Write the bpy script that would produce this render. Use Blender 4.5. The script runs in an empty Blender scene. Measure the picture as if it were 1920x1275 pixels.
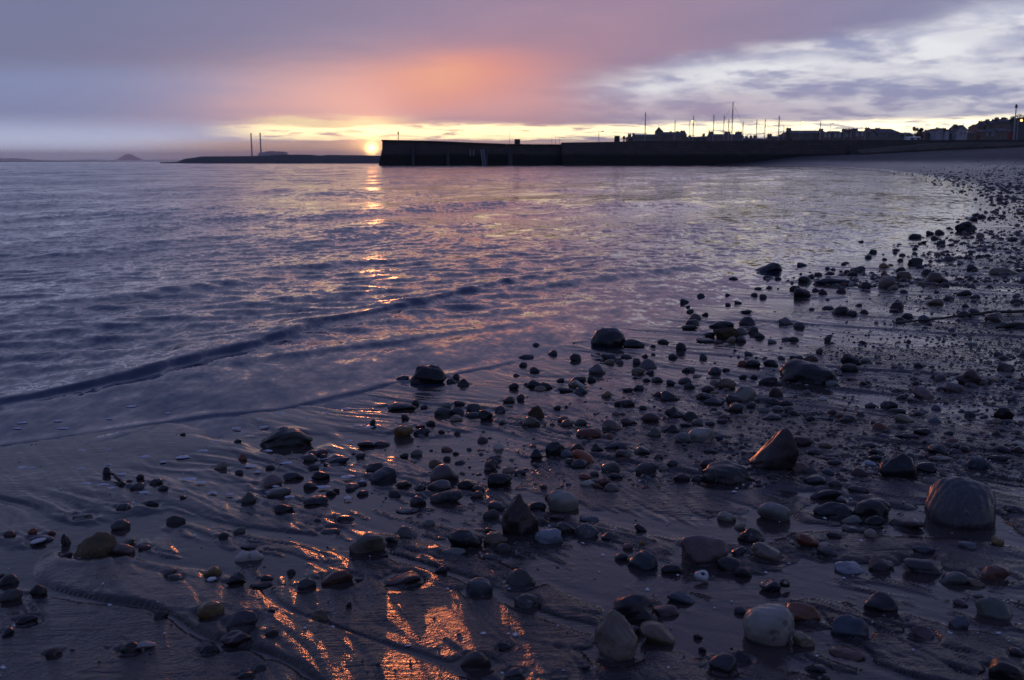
import bpy, math, random
import numpy as np
from mathutils import Vector
R = math.radians
sc = bpy.context.scene
col = sc.collection

# ------------------------------------------------------------------ camera
CAM_H, FPX, HORIZON = 0.72, 1844.0, 301.0           # metres above the sea, focal length in photo pixels, horizon row
PITCH = math.atan((637.5 - HORIZON) / FPX)
cam_d = bpy.data.cameras.new('camera')
cam = bpy.data.objects.new('camera', cam_d); col.objects.link(cam)
cam.location = (0, 0, CAM_H); cam.rotation_euler = (R(90) - PITCH, 0, 0)
cam_d.sensor_width = 23.6; cam_d.lens = 23.6 * FPX / 1920
cam_d.clip_start = 0.05; cam_d.clip_end = 80000
cam_d.dof.use_dof = True; cam_d.dof.focus_distance = 3.2; cam_d.dof.aperture_fstop = 10.0
sc.camera = cam

def ray(px, py):
    x, y = (px - 960) / FPX, -(py - 637.5) / FPX
    v = np.array([x, math.cos(PITCH) + y * math.sin(PITCH), -math.sin(PITCH) + y * math.cos(PITCH)])
    return v / np.linalg.norm(v)

# ------------------------------------------------------------------ sun, sky, exposure
SUN = ray(697, 281)
SUN_EL = math.asin(SUN[2]); SUN_AZ = math.atan2(SUN[0], SUN[1])
sd = bpy.data.lights.new('sun', 'SUN'); sun = bpy.data.objects.new('sun', sd); col.objects.link(sun)
sd.energy = 1.15; sd.angle = R(0.5); sd.color = (1.0, 0.25, 0.075)
sun.rotation_euler = Vector(-SUN).to_track_quat('-Z', 'Y').to_euler()
sc.view_settings.view_transform = 'Standard'; sc.view_settings.look = 'None'
sc.view_settings.exposure = 0.0; sc.view_settings.gamma = 1.0
sc.view_settings.use_curve_mapping = False
sc.render.engine = 'CYCLES'
cy = sc.cycles
cy.use_denoising = True; cy.max_bounces = 6; cy.diffuse_bounces = 3; cy.glossy_bounces = 4
cy.volume_bounces = 0; cy.sample_clamp_indirect = 4.0; cy.sample_clamp_direct = 12.0
cy.caustics_reflective = False; cy.caustics_refractive = False

def lin(r, g, b, k=1.0):
    f = lambda c: ((c / 255 + 0.055) / 1.055) ** 2.4 if c > 10 else c / 255 / 12.92
    return (f(r) * k, f(g) * k, f(b) * k, 1.0)

class X:
    """A number in a node tree; arithmetic on it adds Math nodes."""
    def __init__(s, t, v): s.t, s.v = t, v
    def op(s, o, *a, clamp=False):
        n = s.t.nodes.new('ShaderNodeMath'); n.operation = o; n.use_clamp = clamp
        for i, q in enumerate((s,) + a):
            q = q.v if isinstance(q, X) else q
            if isinstance(q, (int, float)): n.inputs[i].default_value = q
            else: s.t.links.new(q, n.inputs[i])
        return X(s.t, n.outputs[0])
    def __add__(s, o): return s.op('ADD', o)
    def __sub__(s, o): return s.op('SUBTRACT', o)
    def __mul__(s, o): return s.op('MULTIPLY', o)
    def __truediv__(s, o): return s.op('DIVIDE', o)
    def __neg__(s): return s.op('MULTIPLY', -1.0)
    def sq(s): return s.op('MULTIPLY', s)
    def exp(s): return s.op('EXPONENT')
    def sat(s): return s.op('ADD', 0.0, clamp=True)
    def step(s, a, b):
        n = s.t.nodes.new('ShaderNodeMapRange'); n.interpolation_type = 'SMOOTHSTEP'
        s.t.links.new(s.v, n.inputs['Value']); n.inputs['From Min'].default_value = a; n.inputs['From Max'].default_value = b
        return X(s.t, n.outputs['Result'])

def nmix(t, fac, a, b, mode='MIX'):
    n = t.nodes.new('ShaderNodeMix'); n.data_type = 'RGBA'; n.blend_type = mode; n.clamp_factor = True
    for sock, q in ((n.inputs[0], fac), (n.inputs[6], a), (n.inputs[7], b)):
        q = q.v if isinstance(q, X) else q
        if isinstance(q, (int, float, tuple)): sock.default_value = q
        else: t.links.new(q, sock)
    return n.outputs[2]

def nnoise(t, vec, scale, detail=4.0, rough=0.55, dist=0.0):
    n = t.nodes.new('ShaderNodeTexNoise'); n.inputs['Scale'].default_value = scale
    n.inputs['Detail'].default_value = detail; n.inputs['Roughness'].default_value = rough
    n.inputs['Distortion'].default_value = dist
    t.links.new(vec, n.inputs['Vector']); return X(t, n.outputs['Fac'])

def build_world():
    w = bpy.data.worlds.new('World'); sc.world = w; w.use_nodes = True
    t = w.node_tree; t.nodes.clear(); L = t.links
    tc = t.nodes.new('ShaderNodeTexCoord')
    sep = t.nodes.new('ShaderNodeSeparateXYZ'); L.new(tc.outputs['Generated'], sep.inputs[0])
    x, y, z = (X(t, o) for o in sep.outputs)
    deg = 180 / math.pi
    az = x.op('ARCTAN2', y) * deg
    el = z.op('ARCSINE') * deg
    zz = z.op('MAXIMUM', 0.0) + 0.075
    cmb = t.nodes.new('ShaderNodeCombineXYZ'); L.new((x / zz).v, cmb.inputs[0]); L.new((y / zz).v, cmb.inputs[1])
    P = cmb.outputs[0]
    z2 = z.op('MAXIMUM', 0.0) + 0.17
    cm2 = t.nodes.new('ShaderNodeCombineXYZ'); L.new((x / z2).v, cm2.inputs[0]); L.new((y / z2).v, cm2.inputs[1]); P2 = cm2.outputs[0]
    n_puff = nnoise(t, P2, 2.9, 8, 0.60, 0.2); n_puff2 = nnoise(t, P2, 8.0, 7, 0.60, 0.2)
    n_big = nnoise(t, P, 0.45, 3, 0.5)
    n_mid = nnoise(t, P, 0.9, 6, 0.58, 0.3)
    n_fine = nnoise(t, P, 2.2, 6, 0.6, 0.4)
    waz = az + (n_big - 0.5) * 9.0
    wel = el + (n_mid - 0.5) * 1.8
    def g(a0, e0, ra, re, tilt=0.0, a=None, e=None):           # soft spot round a direction (degrees)
        a = waz if a is None else a; e = wel if e is None else e
        da = (a - a0) / ra; de = (e - e0 - (a - a0) * tilt) / re
        return (-(da.sq() + de.sq())).exp()
    # the cloud sheet
    c = nmix(t, az.step(-24, 6), lin(124, 132, 168), lin(146, 141, 175))
    c = nmix(t, az.step(6, 26), c, lin(146, 150, 186))
    c = nmix(t, g(4, 7.6, 11, 3.6) * 0.75, c, lin(182, 147, 168))
    c = nmix(t, (n_mid - 0.5) * 0.9 + 0.12, c, lin(112, 120, 158))
    # paler air below the sheet on the seaward side
    low = (az * -1.0).step(7, 17) * (el + (n_big - 0.5) * 1.2).op('MULTIPLY', -1.0).step(-5.6, -4.0)
    c = nmix(t, low * 0.85, c, lin(138, 157, 200))
    hz = (az * -1.0).step(8, 20) * (el * -1.0).step(-2.6, -0.2)
    c = nmix(t, hz * 0.7, c, lin(190, 204, 226, 2.6))
    # peach cloud round the sun
    c = nmix(t, g(-9.8, 3.2, 6.6, 2.0, 0.04) * 0.98, c, lin(248, 196, 186, 1.08))
    c = nmix(t, g(-1.5, 3.2, 8.5, 1.5) * 0.85, c, lin(232, 178, 180))
    c = nmix(t, g(-3.2, 4.6, 6.0, 1.6, 0.10) * 0.80, c, lin(250, 160, 142, 1.0))
    c = nmix(t, g(-4.6, 4.5, 2.6, 0.8) * 0.5, c, lin(255, 188, 146, 1.05))
    # broken bright cloud to the right
    edge = el - az * 0.14                                            # underside of the sheet climbs to the right
    fld = az.step(1, 9) * (edge + (n_mid - 0.5) * 2.2).op('MULTIPLY', -1.0).step(-4.6, -3.5)
    brk = (n_puff * 0.85 + n_puff2 * 0.30).step(0.47, 0.68)
    fc = nmix(t, brk, lin(160, 168, 204), lin(243, 243, 250))
    fc = nmix(t, g(8, 2.6, 12, 0.8) * 0.6, fc, lin(192, 168, 186))
    c = nmix(t, fld * 0.92, c, fc)
    hw = el + (n_puff2 - 0.5) * 1.5 + (n_puff - 0.5) * 1.5
    hole = g(22.9, 5.75, 2.4, 0.70, 0, az + (n_puff - 0.5) * 7.0, hw) * 0.95 + g(13.8, 5.0, 4.2, 0.36, 0.06, az, hw) * 0.9 + g(25.5, 4.5, 3.5, 0.4) * 0.6 + g(8.7, 4.1, 3.0, 0.3, 0.1) * 0.6 + g(27, 7.3, 3.2, 0.7, 0, az, hw) * 0.6
    c = nmix(t, (hole * (n_puff.step(0.25, 0.55) * 0.7 + 0.5)).sat(), c, lin(248, 250, 255, 1.05))
    # clear strip above the horizon
    bel = el + (n_fine - 0.5) * 0.9 + (n_mid - 0.5) * 0.5
    side = az.step(-18.0, -11.5)
    under = (el * -1.0).step(-1.35, -0.75) * az.step(-24, -13)
    c = nmix(t, under * 0.95, c, lin(252, 208, 168))
    top = nmix(t, az.step(-4, 20), lin(255, 234, 172, 2.7), lin(255, 240, 196, 2.9))
    dband = bel - 1.62 - az.step(4, 28) * 0.25
    band = (-(dband / 0.40).sq().sq()).exp() * side
    c = nmix(t, band * (n_fine.step(0.36, 0.50) * 0.8 + 0.2), c, top)
    band2 = (-((bel - 2.15) / 0.22).sq()).exp() * az.step(-15.5, -13) * (az * -1.0).step(4, 9)
    c = nmix(t, band2 * 0.8, c, lin(255, 236, 180, 1.3))
    # height: the sheet is duller overhead and away from the sun
    away = (az - math.degrees(SUN_AZ)).op('ABSOLUTE')
    away = away.op('PINGPONG', 180.0)
    dim = el.step(6, 42) * 0.86
    c = nmix(t, dim, c, lin(84, 102, 166))
    c = nmix(t, away.step(35, 140) * 0.7, c, lin(80, 95, 148))
    # the sun itself and the bright air round it
    dot = x * float(SUN[0]) + y * float(SUN[1]) + z * float(SUN[2])
    ang = dot.op('MINIMUM', 1.0).op('ARCCOSINE') * deg
    em = t.nodes.new('ShaderNodeMix'); 
    glow = (-(ang / 0.65)).exp() * 5.0
    wide = (-(ang / 2.8)).exp() * 0.26
    core = (-(ang / 0.27).sq()).exp() * 22.0
    def scaled(fac, colr):
        n = t.nodes.new('ShaderNodeVectorMath'); n.operation = 'SCALE'; n.inputs[0].default_value = colr[:3]
        L.new(fac.v, n.inputs['Scale']); return n.outputs[0]
    def addc(a, b):
        n = t.nodes.new('ShaderNodeVectorMath'); n.operation = 'ADD'; L.new(a, n.inputs[0]); L.new(b, n.inputs[1]); return n.outputs[0]
    c = addc(c, scaled(glow, (1.0, 0.50, 0.12))); c = addc(c, scaled(wide, (1.0, 0.42, 0.20))); c = addc(c, scaled(core, (1.0, 0.58, 0.17)))
    c = nmix(t, (el * -1.0).step(0.15, 1.2), c, (0.02, 0.022, 0.03, 1.0))          # below the horizon
    bg = t.nodes.new('ShaderNodeBackground'); L.new(c, bg.inputs[0]); bg.inputs[1].default_value = 1.0
    sky = t.nodes.new('ShaderNodeTexSky'); sky.sky_type = 'NISHITA'; sky.sun_disc = False
    sky.sun_elevation = SUN_EL; sky.sun_rotation = SUN_AZ; sky.air_density = 1.0; sky.dust_density = 1.5
    bs = t.nodes.new('ShaderNodeBackground'); L.new(sky.outputs[0], bs.inputs[0]); bs.inputs[1].default_value = 0.05
    add = t.nodes.new('ShaderNodeMixShader'); add.inputs[0].default_value = 0.10                   # thin clear air between the clouds
    L.new(bg.outputs[0], add.inputs[1]); L.new(bs.outputs[0], add.inputs[2])
    out = t.nodes.new('ShaderNodeOutputWorld'); L.new(add.outputs[0], out.inputs[0])
    t.nodes.remove(em)
    w.cycles.sampling_method = 'MANUAL'; w.cycles.sample_map_resolution = 2048
build_world()

# ------------------------------------------------------------------ helpers
rng = np.random.default_rng(7)
_tab = rng.random((256, 256))
def vnoise(x, y):
    """Smooth value noise, 0..1."""
    x0 = np.floor(x); y0 = np.floor(y); fx = x - x0; fy = y - y0
    fx = fx * fx * fx * (fx * (fx * 6 - 15) + 10); fy = fy * fy * fy * (fy * (fy * 6 - 15) + 10)
    i = x0.astype(np.int64) & 255; j = y0.astype(np.int64) & 255; i1 = (i + 1) & 255; j1 = (j + 1) & 255
    a = _tab[i, j] * (1 - fx) + _tab[i1, j] * fx; b = _tab[i, j1] * (1 - fx) + _tab[i1, j1] * fx
    return a * (1 - fy) + b * fy
def fbm(x, y, o=3):
    v = 0; a = 1; n = 0
    for k in range(o):
        v = v + a * vnoise(x * 2 ** k + 17.3 * k, y * 2 ** k + 9.1 * k); n += a; a *= 0.5
    return v / n
def smooth(x, a, b):
    t = np.clip((x - a) / (b - a), 0, 1); return t * t * (3 - 2 * t)

def plane_hit(px, py, z=0.0):
    d = ray(px, py); k = (z - CAM_H) / d[2]; return d[0] * k, d[1] * k
def at_depth(px, py, Y):
    """Point at distance Y along the view axis on the ground plane's y."""
    d = ray(px, py); k = Y / d[1]; return d[0] * k, Y, CAM_H + d[2] * k

def polydist(x, y, pts, amps=None):
    """Signed distance to a polyline (positive to its right) and interpolated amplitude."""
    best = np.full(x.shape, 1e9); sgn = np.ones(x.shape); am = np.zeros(x.shape)
    for i in range(len(pts) - 1):
        ax, ay = pts[i]; bx, by = pts[i + 1]; dx, dy = bx - ax, by - ay; l2 = dx * dx + dy * dy
        u = np.clip(((x - ax) * dx + (y - ay) * dy) / l2, 0, 1)
        ex = x - ax - u * dx; ey = y - ay - u * dy; d = np.hypot(ex, ey)
        m = d < best
        best = np.where(m, d, best); sgn = np.where(m, np.where(dx * ey - dy * ex > 0, -1.0, 1.0), sgn)
        if amps is not None: am = np.where(m, amps[i] + (amps[i + 1] - amps[i]) * u, am)
    return best * sgn, am

SHORE_PX = [(-120, 850), (0, 832), (150, 810), (330, 785), (520, 762), (640, 735), (720, 718), (860, 697), (960, 675), (1130, 618), (1300, 560), (1500, 500), (1640, 462),
            (1720, 440), (1790, 415), (1825, 398), (1812, 375), (1775, 352), (1700, 331), (1640, 320), (1560, 314.5), (1500, 312), (1400, 310.7), (1290, 309.8)]
SHORE = [(-9.0, -9.0)] + [plane_hit(*p) for p in SHORE_PX] + [(12.0, 300.0)]
def shore(x, y): return polydist(x, y, SHORE)[0]
def beach_z(s):
    up = np.where(s < 13, 0.02 * s + 0.006 * s * s, 1.274 + (s - 13) * 0.075)
    up = np.minimum(up, 2.6 + 0.004 * s)
    return np.where(s < 0, np.maximum(0.035 * s, -1.2), up)
def ground(x, y):
    return float(beach_z(shore(np.array([x]), np.array([y])))[0])
def hit_ground(px, py):
    z = 0.0
    for _ in range(8):
        x, y = plane_hit(px, py, z); z = ground(x, y)
    return x, y, z

def link(name, me, mat=None, parent=None, smooth_shade=True):
    if mat is not None: me.materials.append(mat)
    if smooth_shade: me.polygons.foreach_set('use_smooth', np.ones(len(me.polygons), dtype=bool))
    o = bpy.data.objects.new(name, me); col.objects.link(o)
    if parent is not None: o.parent = parent
    return o
def mesh_np(name, v, f):
    me = bpy.data.meshes.new(name); v = np.asarray(v, dtype=np.float32); f = np.asarray(f, dtype=np.int32); k = f.shape[1]
    me.vertices.add(len(v)); me.vertices.foreach_set('co', v.ravel())
    me.loops.add(f.size); me.loops.foreach_set('vertex_index', f.ravel())
    me.polygons.add(len(f)); me.polygons.foreach_set('loop_start', np.arange(len(f), dtype=np.int32) * k)
    me.update(calc_edges=True); me.validate(); return me
def tag(o, label=None, cat=None, group=None, kind=None):
    for k, v in (('label', label), ('category', cat), ('group', group), ('kind', kind)):
        if v: o[k] = v
    return o
def empty(name, loc, label, cat, group=None, rz=0.0):
    o = bpy.data.objects.new(name, None); col.objects.link(o); o.location = loc; o.rotation_euler.z = rz
    return tag(o, label, cat, group)
class MB:
    """Collects polygons; build() links them as one mesh."""
    def __init__(s): s.v, s.f = [], []
    def poly(s, vs, fs):
        b = len(s.v); s.v += [tuple(p) for p in vs]; s.f += [tuple(i + b for i in q) for q in fs]; return s
    def box(s, x0, x1, y0, y1, z0, z1):
        return s.poly([(x, y, z) for z in (z0, z1) for y in (y0, y1) for x in (x0, x1)],
                      [(0, 2, 3, 1), (4, 5, 7, 6), (0, 1, 5, 4), (2, 6, 7, 3), (0, 4, 6, 2), (1, 3, 7, 5)])
    def tube(s, pts, r0, r1=None, n=6):
        r1 = r0 if r1 is None else r1; pts = [Vector(p) for p in pts]; b = len(s.v); m = len(pts)
        for i, p in enumerate(pts):
            d = (pts[min(i + 1, m - 1)] - pts[max(i - 1, 0)]).normalized()
            a = d.orthogonal().normalized(); c = d.cross(a); r = r0 + (r1 - r0) * i / max(m - 1, 1)
            s.v += [tuple(p + (a * math.cos(k * 2 * math.pi / n) + c * math.sin(k * 2 * math.pi / n)) * r) for k in range(n)]
        for i in range(m - 1):
            s.f += [(b + i * n + k, b + i * n + (k + 1) % n, b + (i + 1) * n + (k + 1) % n, b + (i + 1) * n + k) for k in range(n)]
        s.f += [tuple(b + k for k in range(n))[::-1], tuple(b + (m - 1) * n + k for k in range(n))]
        return s
    def build(s, name, mat, parent=None, smooth_shade=False):
        me = bpy.data.meshes.new(name); me.from_pydata(s.v, [], s.f); me.update()
        return link(name, me, mat, parent, smooth_shade)

# ------------------------------------------------------------------ materials
def mat_new(name):
    m = bpy.data.materials.new(name); m.use_nodes = True; t = m.node_tree
    return m, t, t.nodes['Principled BSDF']
def plain(name, c, rough=0.8, c2=None, scale=1.0, bump=0.0):
    m, t, b = mat_new(name); b.inputs['Roughness'].default_value = rough; b.inputs['Base Color'].default_value = (*c, 1)
    if c2 is not None:
        tc = t.nodes.new('ShaderNodeTexCoord'); n = nnoise(t, tc.outputs['Object'], scale, 5, 0.6)
        t.links.new(nmix(t, n.step(0.35, 0.65), (*c, 1), (*c2, 1)), b.inputs['Base Color'])
        if bump:
            bn = t.nodes.new('ShaderNodeBump'); bn.inputs['Distance'].default_value = bump; t.links.new(n.v, bn.inputs['Height']); t.links.new(bn.outputs[0], b.inputs['Normal'])
    return m

def sand_material():
    m, t, b = mat_new('wet_sand')
    tc = t.nodes.new('ShaderNodeTexCoord'); P = tc.outputs['Object']
    at = t.nodes.new('ShaderNodeAttribute'); at.attribute_name = 'wet'; wet = X(t, at.outputs['Fac'])
    n1 = nnoise(t, P, 6.0, 6, 0.6); n2 = nnoise(t, P, 240.0, 3, 0.6); n3 = nnoise(t, P, 0.6, 4, 0.6)
    c = nmix(t, n1.step(0.3, 0.7), (0.050, 0.040, 0.038, 1), (0.030, 0.026, 0.027, 1))
    c = nmix(t, n2.step(0.62, 0.75) * 0.6, c, (0.12, 0.10, 0.09, 1))
    geo = t.nodes.new('ShaderNodeNewGeometry'); sp = t.nodes.new('ShaderNodeSeparateXYZ'); t.links.new(geo.outputs['Position'], sp.inputs[0])
    dry = (X(t, sp.outputs[2]) + (n3 - 0.5) * 0.25).step(0.35, 1.0)
    c = nmix(t, dry, c, nmix(t, n3, (0.085, 0.07, 0.06, 1), (0.055, 0.047, 0.043, 1)))
    ga = t.nodes.new('ShaderNodeAttribute'); ga.attribute_name = 'grit'; grit = X(t, ga.outputs['Fac'])
    def shingle(scale):
        vo = t.nodes.new('ShaderNodeTexVoronoi'); vo.inputs['Scale'].default_value = scale; t.links.new(P, vo.inputs['Vector'])
        s2 = t.nodes.new('ShaderNodeSeparateColor'); t.links.new(vo.outputs['Color'], s2.inputs[0]); return X(t, vo.outputs['Distance']), X(t, s2.outputs[0]), X(t, s2.outputs[1])
    d1, k1, j1 = shingle(150.0); d2, k2, j2 = shingle(42.0)
    on1 = grit * k1.step(0.35, 0.40); on2 = grit * k2.step(0.55, 0.58)
    c = nmix(t, on1 * 0.8, c, nmix(t, j1, (0.020, 0.020, 0.023, 1), (0.095, 0.075, 0.065, 1)))
    c = nmix(t, on2 * 0.8, c, nmix(t, j2, (0.018, 0.018, 0.022, 1), (0.080, 0.065, 0.058, 1)))
    t.links.new(c, b.inputs['Base Color'])
    ro = (wet * -0.17 + 0.25) + (n1 - 0.5) * 0.12 + dry * 0.4 + grit * 0.08
    t.links.new(ro.op('MAXIMUM', 0.06).v, b.inputs['Roughness'])
    b.inputs['IOR'].default_value = 1.36
    inv = wet * -0.92 + 1.0
    mr = t.nodes.new('ShaderNodeMapping'); mr.inputs['Rotation'].default_value = (0, 0, R(36.9)); mr.inputs['Scale'].default_value = (3.0, 34.0, 1.0); t.links.new(P, mr.inputs[0])
    fl = (nnoise(t, mr.outputs[0], 1.0, 4, 0.55, 0.8) - 0.5).op('ABSOLUTE') * -1.0 + 0.5
    rill = fl * 0.013 * n1.step(0.38, 0.62) * (n3.step(0.30, 0.60) * 0.7 + 0.3) * (wet * -0.85 + 1.0) * (dry * -1.0 + 1.0)
    dome = lambda d, on, hh: (d * -1.6 + 1.0).op('MAXIMUM', 0.0) * on * hh
    h = n2 * 0.0014 * inv + nnoise(t, P, 60.0, 4, 0.6) * 0.0024 * inv + rill + dome(d1, on1, 0.0045) + dome(d2, on2, 0.013) + nnoise(t, P, 1.6, 5, 0.6) * dry * 0.10
    bn = t.nodes.new('ShaderNodeBump'); bn.inputs['Distance'].default_value = 1.0; t.links.new(h.v, bn.inputs['Height']); t.links.new(bn.outputs[0], b.inputs['Normal'])
    return m
def sea_material():
    m, t, b = mat_new('sea_water')
    tc = t.nodes.new('ShaderNodeTexCoord'); P = tc.outputs['Object']
    b.inputs['Base Color'].default_value = (0.020, 0.032, 0.060, 1); b.inputs['IOR'].default_value = 1.333
    mp = t.nodes.new('ShaderNodeMapping'); mp.inputs['Rotation'].default_value = (0, 0, R(27)); mp.inputs['Scale'].default_value = (1.0, 0.55, 1.0); t.links.new(P, mp.inputs[0])
    Q = mp.outputs[0]
    at = t.nodes.new('ShaderNodeAttribute'); at.attribute_name = 'deep'; deep = X(t, at.outputs['Fac'])
    a2 = t.nodes.new('ShaderNodeAttribute'); a2.attribute_name = 'open'; t.links.new((X(t, a2.outputs['Fac']) * 0.06 + 0.06).v, b.inputs['Roughness'])
    # wavelets: slopes taken straight from noise, so that they stay as steep far out as they are near
    vm = lambda op, p, q=None, k=None: (lambda n: (setattr(n, 'operation', op), t.links.new(p, n.inputs[0]), q is not None and (t.links.new(q, n.inputs[1]) if not isinstance(q, tuple) else setattr(n.inputs[1], 'default_value', q)),
                                                   k is not None and (t.links.new(k.v, n.inputs['Scale']) if isinstance(k, X) else setattr(n.inputs['Scale'], 'default_value', k)), n.outputs[0])[-1])(t.nodes.new('ShaderNodeVectorMath'))
    acc = None
    for scale, det, amp in ((0.35, 2, 0.12), (1.6, 3, 0.18), (6.5, 4, 0.30), (20.0, 3, 0.36), (60.0, 2, 0.20)):
        nz = t.nodes.new('ShaderNodeTexNoise'); nz.inputs['Scale'].default_value = scale; nz.inputs['Detail'].default_value = det; t.links.new(Q, nz.inputs['Vector'])
        q = vm('SCALE', vm('SUBTRACT', nz.outputs['Color'], (0.5, 0.5, 0.5)), k=amp); acc = q if acc is None else vm('ADD', acc, q)
    acc = vm('SCALE', vm('MULTIPLY', acc, (1.0, 1.0, 0.0)), k=deep * 0.5 + 0.5 + X(t, a2.outputs['Fac']) * 0.4)
    geo = t.nodes.new('ShaderNodeNewGeometry')
    t.links.new(vm('NORMALIZE', vm('ADD', geo.outputs['Normal'], acc)), b.inputs['Normal'])
    return m

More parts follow.
